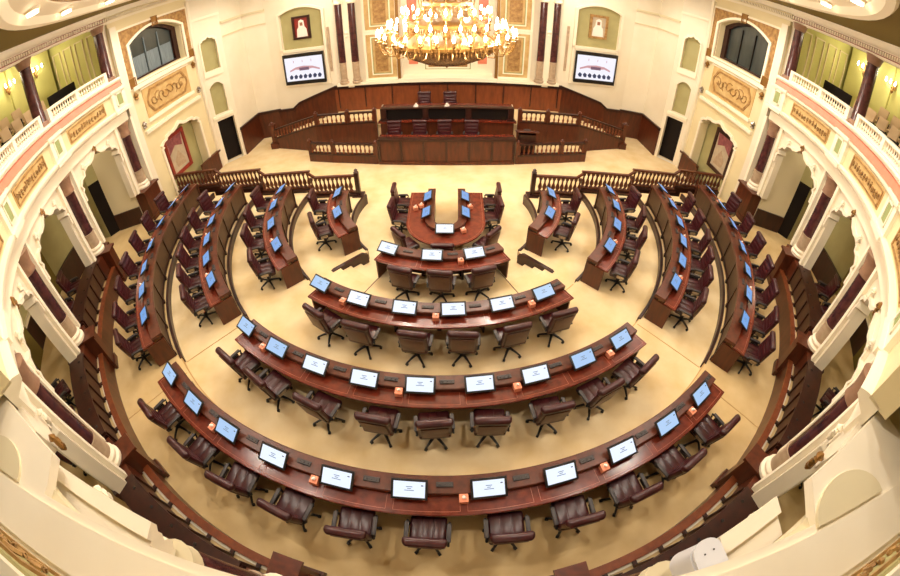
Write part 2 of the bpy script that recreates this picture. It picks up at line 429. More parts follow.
# ------------------------------------------------------------------ horseshoe desk in the middle
UX, UY = .08, -1.17
ud = thing('horseshoe_desk', 'dark red-brown horseshoe desk standing on the floor before the podium', 'desk', (UX, UY, PIT))
def ushape(ri, ro_, yt, n=18):
    out = [(UX - ro_, yt)] + [(UX + ro_ * math.cos(R(180 + 180 * i / n)), UY + ro_ * math.sin(R(180 + 180 * i / n))) for i in range(n + 1)] + [(UX + ro_, yt)]
    inn = [(UX + ri, yt)] + [(UX + ri * math.cos(R(360 - 180 * i / n)), UY + ri * math.sin(R(360 - 180 * i / n))) for i in range(n + 1)] + [(UX - ri, yt)]
    return out + inn
ZT = lambda z0, z1: (lambda a, b, d: Vector((a, b, z0 + (z1 - z0) * d)))
U = PIT
m = MB(); m.plate([ushape(.62, 1.24, .62)], ZT(U + .70, U + .75), 0, 1); obj('desktop', m, 'wood_top', ud)
m = MB(); m.plate([ushape(.38, .64, .68)], ZT(U + .78, U + .875), 0, 1); obj('raised_shelf', m, 'wood_mid', ud)
m = MB(); m.plate([ushape(.60, .635, .62)], ZT(U + .7, U + .79), 0, 1); obj('shelf_riser', m, 'wood_dark', ud)
m = MB(); m.plate([ushape(.40, .44, .66)], ZT(U, U + .79), 0, 1); obj('front_panel', m, 'wood_mid', ud)
for s in (-1, 1):
    m = MB(); m.box((UX + s * .8, .6, U + .35), (.8, .04, .7)); obj('side_panel', m, 'wood_dark', ud)
m = MB(); m.plate([ushape(1.165, 1.172, .56)], ZT(U + .7505, U + .7525), 0, 1); obj('inlay_border', m, 'inlay', ud)
for k, (x, y, rz, w) in enumerate(((-.54, .06, -90, 'upper left arm'), (-.54, -.92, -90, 'lower left arm'), (.7, .06, 90, 'upper right arm'), (.7, -.92, 90, 'lower right arm'), (.06, -1.84, 0, 'bend'))):
    place_monitor('screen_blue' if k < 4 else 'screen_white', x, y, U + .877, R(rz), 'lit desk screen on the %s of the horseshoe desk' % w, 'desk screens')
for k, (x, y, rz, w) in enumerate(((-1.45, .30, -90, 'topmost on the left'), (-1.42, -.68, -96, 'middle on the left'), (-1.08, -2.1, -50, 'lowest on the left'), (1.58, .32, 90, 'topmost on the right'), (1.56, -.6, 96, 'middle on the right'), (1.28, -2.05, 50, 'lowest on the right'), (.02, -2.64, 0, 'at the bend'))):
    place_chair(x, y, U, R(rz), 'burgundy leather swivel armchair %s of the horseshoe desk' % w, 'burgundy armchairs')
for x, y, w in ((-.92, -.5, 'left arm'), (-.74, -.36, 'left arm, inner one of two'), (.86, -.42, 'right arm'), (.62, -1.74, 'bend, beside the screen')):
    place_tissue(x, y, U + .7558, .4, 'peach tissue box on the horseshoe desk %s' % w)

# ------------------------------------------------------------------ turned balusters and the two wooden balustrades
def bal_profile(h, r): return [(r * .9, 0), (r * .9, .08 * h), (r * .45, .13 * h), (r * .95, .3 * h), (r * .8, .42 * h), (r * .38, .6 * h), (r * .42, .78 * h), (r * .8, .86 * h), (r * .85, 1 * h)]
BALM = {}
def baluster(parent, x, y, z, h, r, matk, name='baluster'):
    key = (round(h, 3), r, matk)
    if key not in BALM:
        mb = MB(); mb.lathe(bal_profile(h, r), n=8)
        o = obj(name, mb, matk); me = o.data; bz = o.location.copy(); bpy.data.objects.remove(o)
        BALM[key] = (me, bz)
    me, bz = BALM[key]
    o = link(name, me, parent); o.location = Vector((x, y, z)) + bz - parent.location; return o
for s, nm in SIDES:
    t = thing('wooden_balustrade', 'stepped brown wooden balustrade across the %s side, behind the wing desks' % nm, 'balustrade', (s * 7.3, YB, PIT))
    xs = [3.2, 5.03, 7.15, 9.25, 11.55]
    for k in range(4):
        x0, x1 = xs[k], xs[k + 1]; z = ST * k; YY = (1.2, 1.36, 1.52, 1.6)[k]
        m = MB(); m.box((s * (x0 + x1) / 2, YY, (PIT + z + .06) / 2), (x1 - x0, .24, z + .06 - PIT)); m.box((s * (x0 + x1) / 2, YY, z + .07), (x1 - x0 + .04, .3, .05)); obj('plinth', m, 'wood_dark', t)
        x1r = x1 - .22 if k < 3 else x1
        m = MB(); m.box((s * (x0 + x1r) / 2, YY, z + .82), (x1r - x0, .12, .07))
        if k < 3:
            F = lambda a, b, d: Vector((s * a, YY + d, b))
            m.plate([[(x1r, z + .785), (x1r, z + .855), (x1, z + ST + .855), (x1, z + ST + .785)]], F, -.06, .06)
        obj('top_rail', m, 'wood_mid', t)
        m = MB(); m.box((s * (x0 + x1) / 2, YY, z + .15), (x1 - x0, .1, .06)); obj('bottom_rail', m, 'wood_mid', t)
        n = 12 if k else 11
        for i in range(n):
            x = x0 + (x1 - x0) * (i + .6) / n
            if k == 0 and x < 3.35: continue
            baluster(t, s * x, YY, z + .17, .63, .088, 'wood_mid')
    m = MB(); m.box((s * 3.2, YB, (.95 + PIT) / 2), (.16, .16, .95 - PIT)); m.lathe([(.09, .95), (.1, .97), (.05, 1.0), (.075, 1.05), (.03, 1.1)], (s * 3.2, YB, 0), 10); m.box((s * 3.2, YB - .02, PIT + .2), (.42, .42, .4)); obj('newel_post', m, 'wood_dark', t)

# ------------------------------------------------------------------ podium
def fy(x): return 4.25 + .0215 * x * x
m = MB()
def strip(m, x0, x1, f0, f1, z0, z1, n=24):
    rows = []
    for i in range(n + 1):
        x = x0 + (x1 - x0) * i / n; rows.append([(x, f0(x), z0), (x, f1(x), z0), (x, f1(x), z1), (x, f0(x), z1)])
    return m.rings(rows)
strip(m, -6.3, 6.3, lambda x: fy(x) + .05, lambda x: 6.15, PIT, -.02); struct('floor', m, 'carpet')
m = MB(); m.box((0, 7.6, (PIT + .82) / 2), (11.4, 2.7, .82 - PIT)); struct('floor', m, 'carpet')
t = thing('podium_desk', 'long dark panelled desk at the front of the podium', 'desk', (0, 4.6, PIT))
m = MB(); strip(m, -2.9, 2.9, lambda x: fy(x), lambda x: fy(x) + .06, PIT + .12, .74); obj('front_panel', m, 'wood_mid', t)
m = MB(); strip(m, -2.95, 2.95, lambda x: fy(x) - .06, lambda x: fy(x) + .04, PIT, PIT + .14); obj('plinth', m, 'wood_mid', t)
for i in range(7):
    x = -2.9 + 5.8 * i / 6; m = MB(); m.box((x, fy(x) - .01, .25), (.09, .07, 1.0)); obj('panel_divider', m, 'wood_dark', t)
m = MB(); strip(m, -2.95, 2.95, lambda x: fy(x) - .05, lambda x: fy(x) + .3, .76, .84); obj('raised_shelf', m, 'wood_dark', t)
m = MB(); strip(m, -2.95, 2.95, lambda x: fy(x) + .3, lambda x: fy(x) + .75, .70, .75); obj('desktop', m, 'wood_top', t)
def railing(label, pts, z, h, lean=None, n=10, base=PIT, posts=(1, 1), matk='wood_mid', zs=None):
    """a run of balusters between points; zs = base heights at the points"""
    zs = zs or [z] * len(pts)
    c = pts[len(pts) // 2]; t = thing('podium_balustrade', label, 'balustrade', (c[0], c[1], base))
    for k in range(len(pts) - 1):
        p, q = Vector(pts[k] + (0,)), Vector(pts[k + 1] + (0,)); L = (q - p).length; d = (q - p) / L; nn = Vector((-d.y, d.x, 0))
        z0, z1 = zs[k], zs[k + 1]
        F = lambda a, b, e: p + d * a + nn * e + Vector((0, 0, b))
        m = MB(); m.plate([[(0, base), (L, base), (L, z1), (0, z0)]], F, -.09, .09); obj('base_wall', m, matk, t)
        m = MB(); m.plate([[(0, z0), (L, z1), (L, z1 + .07), (0, z0 + .07)]], F, -.11, .11); obj('bottom_rail', m, 'wood_dark', t)
        m = MB(); m.plate([[(0, z0 + h), (L, z1 + h), (L, z1 + h + .07), (0, z0 + h + .07)]], F, -.08, .08); obj('top_rail', m, 'wood_dark', t)
        cnt = max(3, int(L / .2))
        for i in range(cnt):
            f = (i + .5) / cnt; pp = p + d * L * f
            baluster(t, pp.x, pp.y, z0 + (z1 - z0) * f + .07, round(h - .07, 3), .055, 'wood_warm')
        for e, zz in ((0, z0), (L, z1)):
            if e == 0 and k > 0: continue
            pp = p + d * e; m = MB(); m.box((pp.x, pp.y, (base + zz + h + .16) / 2), (.17, .17, zz + h + .16 - base)); m.lathe([(.06, 0), (.075, .03), (.03, .09)], (pp.x, pp.y, zz + h + .16), 8); obj('post', m, 'wood_mid', t)
    return t
for s, nm in SIDES:
    railing('low brown balustrade at the %s end of the front podium desk' % nm, [(s * 3.06, fy(3.06) + .05), (s * 5.1, fy(5.1) + .05), (s * 6.3, fy(6.3) + .05)], .02, .52)
    railing('upper brown balustrade descending beside the %s podium stairs' % nm, [(s * 3.3, 6.15), (s * 4.6, 6.15), (s * 6.15, 6.2), (s * 8.95, 7.15)], 1.0, .5, zs=[1.0, 1.0, 1.0, .12])
    t = C.objects[-1]
    while t.parent: t = t.parent
    m = MB(); m.box((s * 8.98, 7.16, (PIT + .98) / 2), (.22, .22, .98 - PIT)); m.box((s * 8.98, 7.16, PIT + .16), (.42, .42, .32)); m.box((s * 8.98, 7.16, .96), (.3, .3, .06)); m.lathe([(.08, 0), (.12, .05), (.04, .14)], (s * 8.98, 7.16, .98), 10); obj('newel_post', m, 'wood_mid', t)
    # stair mass behind the sloping rail
    for k in range(7):
        z = .82 - .11 * (k + 1); x = 6.15 + .38 * k
        xc = x - .26; y0_ = 6.34 + max(0, xc + .19 - 6.15) * .34; m = MB(); m.box((s * xc, (y0_ + 8.66) / 2, (PIT + z) / 2), (.38, 8.66 - y0_, z - PIT)); struct('floor', m, 'carpet')
t = thing('chair_desk', 'high dark presiding desk with three recesses on the upper podium', 'desk', (0, 6.4, .3))
m = MB(); m.box((0, 6.12, (PIT + .98) / 2), (6.1, .12, .98 - PIT)); obj('base_wall', m, 'wood_mid', t)
m = MB(); m.box((0, 6.1, 1.01), (6.3, .26, .07)); obj('ledge', m, 'wood_top', t)
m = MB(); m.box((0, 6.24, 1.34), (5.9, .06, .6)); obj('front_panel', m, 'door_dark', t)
for i in range(4):
    x = -2.9 + 5.8 * i / 3; m = MB(); m.box((x, 6.17, 1.34), (.26, .12, .6)); m.box((x, 6.12, 1.08), (.36, .16, .1)); obj('pilaster', m, 'wood_dark', t)
m = MB(); m.box((0, 6.2, 1.66), (6.0, .3, .07)); obj('raised_shelf', m, 'wood_dark', t)
m = MB(); m.box((0, 6.6, 1.6), (6.0, .55, .05)); obj('desktop', m, 'wood_top', t)
for s in (-1, 1):
    m = MB(); m.box((s * 3.0, 6.5, 1.3), (.06, .75, .65)); obj('side_panel', m, 'cream_bright', t)
for k, x in enumerate((-2.35, -1.22, -.1, 1.08)):
    place_chair(x, 5.5, -.02, R(180 + random.uniform(-6, 6)), 'dark leather armchair, %s from the left behind the front podium desk' % ORD[k], 'podium armchairs')
for k, x in enumerate((-1.1, .12)):
    place_chair(x, 7.25, .82, R(180), 'dark leather armchair, %s of two behind the presiding desk' % ('left' if k == 0 else 'right'), 'podium armchairs')
t = thing('lectern', 'dark wooden lectern with slanted top at the right end of the front podium desk', 'lectern', (3.5, 5.0, -.02))
m = MB(); m.box((3.5, 5.0, .45), (.75, .45, .95)); obj('body', m, 'wood_dark', t)
m = MB(); T = Matrix.Translation((3.5, 5.0, 1.0)) @ Matrix.Rotation(R(-18), 4, 'X'); m.rbox((0, 0, 0), (.98, .6, .09), .02, 2, T); obj('reading_top', m, 'wood_mid', t)
m = MB(); m.rbox((3.5, 5.02, 1.07), (.3, .16, .03), .006, 1); obj('microphone_base', m, 'grey_plastic', t)
for x, y, z, w in ((-1.4, 6.25, 1.695, 'left'), (.0, 6.25, 1.695, 'right')):
    t = thing('name_stand', 'small white folded name stand, %s one on the presiding desk' % w, 'name stand', (x, y, z))
    m = MB(); m.plate([[(-.11, 0), (.11, 0), (0, .14)]], lambda a, b, d: Vector((x + a, y + d, z + b)), -.1, .1); obj('card', m, 'tissue', t)

# ------------------------------------------------------------------ walls behind the podium
def P3(p, z): return Vector((p[0], p[1], z))
TOP = 9.4
wallpts = [(-11.6, 5.6), (-10.6, 6.72), (-10.45, 8.75), (-9.18, 8.94), (-5.74, 8.64), (0, 8.66)]
def wallseg(name, p, q, z0, z1, holes=(), d=-.3, matk='cream', side=-1):
    F = frame(p, q, side); L = (Vector(q) - Vector(p)).length; m = MB()
    m.plate([[(0, z0), (L, z0), (L, z1), (0, z1)]] + [h for h in holes], F, d, 0); return struct(name, m, matk), F, L
def archloop(s0, s1, z0, zs, zt, n=12):
    """rectangle with a segmental arch top, spring at zs, crown at zt"""
    L = [(s0, z0), (s1, z0)]
    for i in range(n + 1):
        f = i / n; x = s1 + (s0 - s1) * f; L.append((x, zs + (zt - zs) * (1 - (2 * f - 1) ** 2)))
    return L
def ornate(s0, s1, z0, zs, zt):
    """Moorish stepped outline"""
    c = (s0 + s1) / 2; w = (s1 - s0) / 2; h = zt - zs
    half = [(1, 0), (1, .28), (.93, .34), (.98, .46), (.86, .6), (.72, .62), (.68, .74), (.5, .8), (.38, .78), (.2, .84), (.1, .94), (0, 1)]
    R_ = [(c + w * a, zs + h * b) for a, b in half]; L_ = [(c - w * a, zs + h * b) for a, b in reversed(half[:-1])]
    return [(s0, z0), (s1, z0)] + R_ + L_
def rectloop(s0, s1, z0, z1): return [(s0, z0), (s1, z0), (s1, z1), (s0, z1)]
def border(m, F, s0, s1, z0, z1, w, d0, d1): m.plate([rectloop(s0, s1, z0, z1), rectloop(s0 + w, s1 - w, z0 + w, z1 - w)], F, d0, d1)
def mx(p, s): return (p[0] * -s + (.17 if s > 0 and p[1] > 5 and abs(p[0]) > 6 else 0), p[1])
for s, nm in SIDES:
    W = [mx(p, s) for p in wallpts]; sd = -1 if s < 0 else 1
    WN = 'wall_' + nm
    # window bay
    p, q = mx((-12.0, .6), s), W[0]
    win = archloop(.9, 4.3, 5.92, 7.5, 7.98)
    nich = ornate(1.25, 4.1, PIT, 2.35, 3.15)
    wallseg(WN, p, q, PIT, TOP, [win, nich], d=-.45, matk='plaster_yellow', side=sd)
    F = frame(p, q, sd)
    m = MB(); m.plate([rectloop(1.0, 4.4, PIT, 3.4)], F, -.62, -.5); struct(WN, m, 'olive')
    m = MB(); m.plate([rectloop(.41, 4.83, 5.78, 8.22), archloop(.86, 4.34, 5.78 + .02, 7.52, 8.02)], F, 0, .05)
    # gold surround as a thing of its own
    t = thing('window_surround', 'gold-patterned surround of the arched window in the %s wall' % nm, 'ornament', F(2.6, 5.8, 0))
    obj('gold_field', m, 'gold', t)
    m = MB(); border(m, F, .33, 4.91, 5.7, 8.3, .09, .03, .08); obj('outer_border', m, 'cream_bright', t)
    m = MB(); m.plate([archloop(.72, 4.48, 5.82, 7.56, 8.1), archloop(.86, 4.34, 5.9, 7.5, 7.99)], F, .02, .1); obj('arch_border', m, 'cream_bright', t)
    for x, z in ((.6, 5.95), (2.6, 8.13), (4.66, 5.95)):
        m = MB(); m.plate([rectloop(x - .15, x + .15, z - .17, z + .17)], F, .05, .1); border(m, F, x - .19, x + .19, z - .21, z + .21, .05, .06, .12); obj('corner_block', m, 'gold_bright', t)
    t = link('window_1' if s < 0 else 'window_2', None, kind='structure')
    m = MB(); m.plate([archloop(.9, 4.3, 5.92, 7.5, 7.98)], F, -.44, -.42); obj('glass', m, 'glass_dark', t)
    m = MB(); m.plate([archloop(.9, 4.3, 5.92, 7.5, 7.98), archloop(1.0, 4.0, 6.0, 7.42, 7.88)], F, -.42, -.3); obj('window_frame', m, 'wood_dark', t)
    for x0, x1 in ((1.35, 2.1), (2.25, 3.0), (3.15, 3.9)):
        if s < 0: m = MB(); m.fbox(F, x0, x1, 6.0, 6.9, -.41, -.39); obj('curtain', m, 'curtain', t)
    for x in (1.3, 2.17, 3.08): m = MB(); m.fbox(F, x, x + .05, 6.0, 7.6, -.41, -.37); obj('mullion', m, 'curtain' if s < 0 else 'door_dark', t)
    m = MB(); m.fbox(F, .5, 4.7, 5.62, 5.78, 0, .16); obj('window_sill', m, 'cream_bright', t)
    t = thing('relief_panel', 'large gold scrollwork relief panel under the %s arched window' % nm, 'relief', F(2.6, 4.3, .0), 'gold relief panels')
    m = MB(); m.plate([rectloop(1.0, 4.15, 4.2, 5.5)], F, .0, .03); obj('field', m, 'panel_gold', t)
    def scroll(m, F, s0, s1, z0, z1, d, n=8):
        w, h = s1 - s0, z1 - z0; cx_, cz_ = (s0 + s1) / 2, (z0 + z1) / 2
        oc = [(s0 + .1 * w, z0), (s1 - .1 * w, z0), (s1 - .06 * w, z0 + .15 * h), (s1, cz_ - .1 * h), (s1, cz_ + .1 * h), (s1 - .06 * w, z1 - .15 * h), (s1 - .1 * w, z1), (s0 + .1 * w, z1), (s0 + .06 * w, z1 - .15 * h), (s0, cz_ + .1 * h), (s0, cz_ - .1 * h), (s0 + .06 * w, z0 + .15 * h)]
        ic = [(cx_ + (a - cx_) * .93, cz_ + (b - cz_) * .84) for a, b in oc]
        m.plate([oc, ic], F, d, d + .03)
        for i in range(n):
            a0 = cx_ + (i - (n - 1) / 2) * w * .8 / n
            pts = []
            for k in range(9):
                th = k / 8 * 1.6 * PI; rr = h * .26 * (1 - k / 11)
                pts.append(F(a0 + rr * math.cos(th + i), cz_ + rr * math.sin(th + i) * (1 if i % 2 else -1), d + .02))
            m.tube(pts, .028, 5)
        return m
    m = MB(); scroll(m, F, 1.15, 4.0, 4.32, 5.38, .03); obj('scrollwork', m, 'gold', t)
    m = MB(); m.fbox(F, .9, 4.25, 4.05, 4.2, 0, .12); m.fbox(F, .55, 4.6, 3.66, 3.8, 0, .14); m.fbox(F, .9, 4.25, 5.5, 5.58, 0, .08); struct('trim_%d' % n_tr, m, 'cream_bright'); n_tr += 1
    # pilasters at both ends of the bay with small gilt mounts
    for x0, x1 in ((-.05, .3), (4.86, 5.05)):
        m = MB(); m.fbox(F, x0, x1, PIT, TOP - .9, 0, .14); struct('trim_%d' % n_tr, m, 'cream'); n_tr += 1
    for zz in (5.2, 3.9):
        for x in (.6, 4.66):
            m = MB(); m.lathe([(.02, 0), (.1, .05), (.06, .12), (.13, .2), (.05, .3), (.015, .34)], tuple(F(x, zz, .06)), 10)
            obj('gilt_mount', m, 'gold_bright' if zz > 5 else 'chrome', label='small %s wall mount %s the relief panel, %s side, %s wall' % ('gilt' if zz > 5 else 'silver', 'above' if zz > 5 else 'below', 'near' if x < 1 else 'far', nm), cat='ornament', group='wall mounts')
    # niche edge moulding and the painting inside
    m = MB(); m.plate([ornate(1.12, 4.23, PIT, 2.33, 3.32), ornate(1.25, 4.1, PIT + .01, 2.35, 3.15)], F, 0, .07); struct('trim_%d' % n_tr, m, 'white_stone'); n_tr += 1
    t = thing('framed_painting', 'tall red-framed painting hanging in the niche of the %s wall' % nm, 'painting', F(2.6, .8, -.4))
    m = MB(); m.plate([rectloop(1.75, 3.3, .8, 2.8), rectloop(1.92, 3.13, .97, 2.63)], F, -.5, -.38); obj('frame', m, 'red_paint' if s < 0 else 'wood_dark', t)
    m = MB(); m.fbox(F, 1.9, 3.15, .95, 2.65, -.5, -.45); m.mi = 1; m.plate([[(2.0, 1.9), (2.5, 2.2), (3.0, 2.0), (3.1, 2.6), (2.0, 2.6)]], F, -.45, -.445); m.mi = 2
    m.plate([[(2.2, 1.5), (2.6, 1.9), (2.9, 1.4), (2.95, 1.1), (2.3, 1.15)]], F, -.45, -.443); obj('canvas', m, ['paint_sky', 'paint_rose', 'marble_pale'], t)
    # slanted dado from the balustrade down to the side door
    m = MB(); m.plate([[(3.3, PIT), (5.0, PIT), (5.0, .55), (3.3, .55)]], F, .02, .1); m.plate([[(3.3, .52), (5.0, .52), (5.0, .62), (3.3, .62)]], F, .02, .16); struct('trim_%d' % n_tr, m, 'wood_mid'); n_tr += 1
    # door wall with two niches
    p, q = W[0], W[1]; L = (Vector(q) - Vector(p)).length
    nA = ornate(.34, 1.16, 4.7, 5.95, 6.45); nB = archloop(.36, 1.12, 2.35, 3.8, 4.05, 8)
    wallseg(WN, p, q, PIT, TOP, [nA, nB, rectloop(.36, 1.3, PIT + .01, 2.02)], d=-.25, side=sd)
    F = frame(p, q, sd)
    m = MB(); m.plate([rectloop(.2, 1.3, 2.25, 7.2)], F, -.3, -.2); struct(WN, m, 'olive')
    m = MB(); m.plate([rectloop(.0, 1.5, PIT, 2.2)], F, -.5, -.4); struct('door_%d' % (1 if s < 0 else 2), m, 'door_dark')
    m = MB(); m.fbox(F, .25, 1.25, 4.42, 4.68, 0, .08); m.fbox(F, .2, 1.3, 2.16, 2.32, 0, .08); m.plate([ornate(.26, 1.24, 4.62, 5.95, 6.62), nA], F, 0, .06); m.fbox(F, 0, L, 7.42, 7.54, 0, .1); struct('trim_%d' % n_tr, m, 'cream_bright'); n_tr += 1
    # return walls
    wallseg(WN, W[1], W[2], PIT, TOP, side=sd); wallseg(WN, W[2], W[3], PIT, TOP, side=sd)
    for a, b in ((1, 2), (2, 3)):
        F = frame(W[a], W[b], sd); L = (Vector(W[b]) - Vector(W[a])).length
        m = MB(); m.fbox(F, 0, L, 6.9, 7.02, 0, .1); m.fbox(F, 0, L, 6.2, 6.26, 0, .06); struct('trim_%d' % n_tr, m, 'cream_dim'); n_tr += 1
        m = MB(); m.fbox(F, -.05, L + .05, PIT, 1.12, 0, .06); struct('trim_%d' % n_tr, m, 'wood_mid'); n_tr += 1
        m = MB(); m.fbox(F, -.08, L + .08, 1.1, 1.24, 0, .12); struct('trim_%d' % n_tr, m, 'wood_dark'); n_tr += 1
    # screen wall
    p, q = W[3], W[4]; F = frame(p, q, sd); L = (Vector(q) - Vector(p)).length
    ol = archloop(.82, 3.14, 4.5, 6.46, 6.76)
    wallseg('wall_back', p, q, PIT, TOP, [ol], side=sd)
    m = MB(); m.plate([rectloop(.75, 3.2, 4.4, 6.9)], F, -.3, -.12); struct('wall_back', m, 'olive')
    m = MB(); m.plate([archloop(.68, 3.28, 2.46, 6.54, 6.88), archloop(.82, 3.14, 2.6, 6.45, 6.76)], F, 0, .09); m.fbox(F, .68, 3.28, 4.38, 4.53, 0, .09); m.fbox(F, .82, 3.14, 2.6, 4.38, 0, .03); struct('trim_%d' % n_tr, m, 'white_stone'); n_tr += 1
    m = MB(); m.plate([[(-.05, PIT), (L, PIT), (L, 2.16), (1.3, 1.42), (.9, 1.12), (-.05, 1.06)]], F, 0, .06); struct('trim_%d' % n_tr, m, 'wood_mid'); n_tr += 1
    m = MB(); m.plate([[(-.05, 1.04), (.9, 1.08), (1.3, 1.4), (L, 2.14), (L, 2.28), (1.3, 1.54), (.88, 1.22), (-.05, 1.18)]], F, 0, .12); struct('trim_%d' % n_tr, m, 'wood_dark'); n_tr += 1
    # television
    t = thing('wall_television', 'large lit wall television showing a meeting room, %s of the podium' % nm, 'television', F(1.9, 2.7, .1))
    Fq = F; F = (lambda f: (lambda a_, b_, d_: f((a_ - .68) * 1.0 + .76, b_ * 1.0 + .03 + .0, d_)))(F)
    m = MB(); m.plate([rectloop(.68, 2.98, 2.55, 4.24), rectloop(.75, 2.91, 2.74, 4.06)], F, .03, .16); obj('bezel', m, 'black', t)
    m = MB(); m.fbox(F, .74, 2.92, 2.73, 4.07, .04, .1)
    m.mi = 1; m.plate([[(1.0, 3.35), (1.35, 3.5), (1.8, 3.55), (2.3, 3.5), (2.7, 3.35), (2.7, 3.26), (2.3, 3.38), (1.8, 3.3), (1.35, 3.38), (1.0, 3.26)]], F, .1, .104)
    m.mi = 2; m.fbox(F, 1.55, 2.1, 3.3, 3.46, .104, .107)
    m.mi = 3
    for k in range(7):
        x = .95 + k * .27; m.plate([[(x, 2.85), (x + .13, 2.85), (x + .2, 2.98), (x + .1, 3.1), (x - .02, 3.0)]], F, .1, .105)
    m.mi = 1
    for x in (1.25, 1.75, 2.25): m.fbox(F, x, x + .03, 3.75, 3.88, .1, .104)
    obj('screen', m, ['tv_white', 'tv_pink', 'tv_purple', 'tv_blue'], t)
    F = Fq; F = (lambda f: (lambda a_, b_, d_: f(a_ + .16, b_ + .06, d_)))(F)
    # portrait
    t = thing('framed_portrait', 'framed portrait of a person in white robe, above the %s television' % nm, 'picture', F(1.8, 4.95, -.1))
    m = MB(); m.plate([rectloop(1.3, 2.28, 4.95, 6.22), rectloop(1.42, 2.16, 5.07, 6.1)], F, -.12, -.03); obj('frame', m, 'wood_dark' if s < 0 else 'gold', t)
    m = MB(); m.fbox(F, 1.4, 2.18, 5.05, 6.12, -.12, -.09)
    cxp = 1.8; m.mi = 1
    m.plate([[(cxp - .3, 5.07), (cxp + .3, 5.07), (cxp + .26, 5.5), (cxp + .12, 5.68), (cxp - .12, 5.68), (cxp - .26, 5.5)]], F, -.09, -.085)
    m.plate([[(cxp - .17, 5.62), (cxp + .17, 5.62), (cxp + .14, 5.95), (cxp, 6.02), (cxp - .14, 5.95)]], F, -.09, -.083)
    m.mi = 2; m.plate([[(cxp - .08, 5.68), (cxp + .08, 5.68), (cxp + .08, 5.86), (cxp - .08, 5.86)]], F, -.09, -.08)
    obj('canvas', m, ['red_paint' if s < 0 else 'paint_sky', 'robe', 'skin'], t)
    F = Fq
    # slim grille beside the screen niche
    m = MB(); m.fbox(F, L - .12, L - .0, 3.1, 5.5, .0, .05); struct('trim_%d' % n_tr, m, 'marble_pale'); n_tr += 1

# centre of the back wall
FZ = lambda z: 7.79 - (7.79 - z) * .928 if z > 1.8 else PIT + (z - PIT) * (2.263 - PIT) / (1.86 - PIT)
F0 = lambda a_, b_, d_: Vector((.0 + (a_ - 6.21) * .928, 8.64 - d_, FZ(b_))); L0 = 12.42
X = lambda x: x + 6.21
m = MB(); m.plate([rectloop(0, L0, PIT, TOP), rectloop(X(-2.4), X(2.4), 2.05, 9.0)], F0, -.3, 0); struct('wall_back', m, 'cream')
m = MB(); m.plate([rectloop(X(-2.5), X(2.5), 1.9, 9.2)], F0, -.75, -.6); struct('wall_back', m, 'cream_bright')
m = MB(); m.fbox(F0, 0, L0, PIT, 1.74, 0, .06); struct('trim_%d' % n_tr, m, 'wood_warm'); n_tr += 1
m = MB(); m.fbox(F0, 0, L0, 1.72, 1.86, 0, .14); struct('trim_%d' % n_tr, m, 'wood_dark'); n_tr += 1
for i in range(9):
    x = -6 + 12 * i / 8; m = MB(); m.fbox(F0, X(x) - .03, X(x) + .03, .8, 1.72, .06, .08); struct('trim_%d' % n_tr, m, 'wood_dark'); n_tr += 1
m = MB(); m.fbox(F0, X(-2.6), X(2.6), 1.86, 2.06, -.6, .3); m.fbox(F0, X(-5.95), X(-2.6), 1.86, 2.0, 0, .34); m.fbox(F0, X(2.6), X(5.95), 1.86, 2.0, 0, .34); struct('trim_%d' % n_tr, m, 'cream_bright'); n_tr += 1
for s, nm in SIDES:
    for z0, z1, w in ((2.1, 4.7, 'lower'), (4.85, 7.6, 'upper')):
        t = thing('wall_panel', '%s gold-framed wall panel %s of the chandelier on the back wall' % (w, nm), 'wall panel', F0(X(s * 3.45), z0, .03), 'framed panels on the back wall')
        c = X(s * 3.45)
        m = MB(); m.fbox(F0, c - .78, c + .78, z0, z1, 0, .05); obj('field', m, 'panel_gold', t)
        m = MB(); border(m, F0, c - .92, c + .92, z0 - .08, z1 + .06, .13, .02, .1); obj('outer_border', m, 'cream_bright', t)
        m = MB(); border(m, F0, c - .55, c + .55, z0 + .22, z1 - .2, .06, .05, .09); obj('inner_border', m, 'cream_bright', t)
        m = MB(); border(m, F0, c - .49, c + .49, z0 + .28, z1 - .26, .035, .05, .08); obj('green_line', m, 'green_mark', t)
        m = MB(); m.fbox(F0, c - .33, c + .33, z0 + .42, z1 - .4, .05, .08); obj('centre_field', m, 'gold', t)
    m = MB(); m.fbox(F0, X(s * 2.55) - .08, X(s * 2.55) + .08, 2.0, 9, .02, .16); struct('trim_%d' % n_tr, m, 'gold_bright'); n_tr += 1
    # paired marble half columns
    for x, w in ((5.55, 'outer'), (4.85, 'inner')):
        t = thing('half_column', '%s dark marble half column of the pair %s of the podium' % (w, nm), 'column', F0(X(s * x), 2.0, .2), 'marble half columns on the back wall')
        cc = (F0(X(s * x), 0, .17).x, F0(X(s * x), 0, .17).y, 0)
        m = MB(); m.lathe([(.25, 2.4), (.25, 2.5), (.2, 2.54), (.22, 2.62), (.19, 2.66)], cc, 16); obj('base', m, 'marble_pale', t)
        m = MB(); m.lathe([(.18, 2.66), (.18, 3.55)], cc, 16); obj('fluted_drum', m, 'marble_pale', t)
        m = MB(); m.lathe([(.185, 3.55), (.17, 6.62)], cc, 20); obj('shaft', m, 'marble', t)
        m = MB(); m.lathe([(.2, 6.62), (.24, 6.67), (.2, 6.8), (.3, 7.2), (.32, 7.3)], cc, 16); obj('capital', m, 'cream_bright', t)
    m = MB(); m.lathe([(.02, 0), (.1, .05), (.05, .15), (.12, .25), (.03, .4)], tuple(F0(X(s * 5.2), 4.6, .16)), 10)
    m.box(tuple(F0(X(s * 5.2), 5.4, .1)), (.3, .2, 6.8)); obj('sconce_strip', m, 'cream_bright', label='cream strip with gilt mount between the paired columns %s of podium' % nm, cat='ornament')
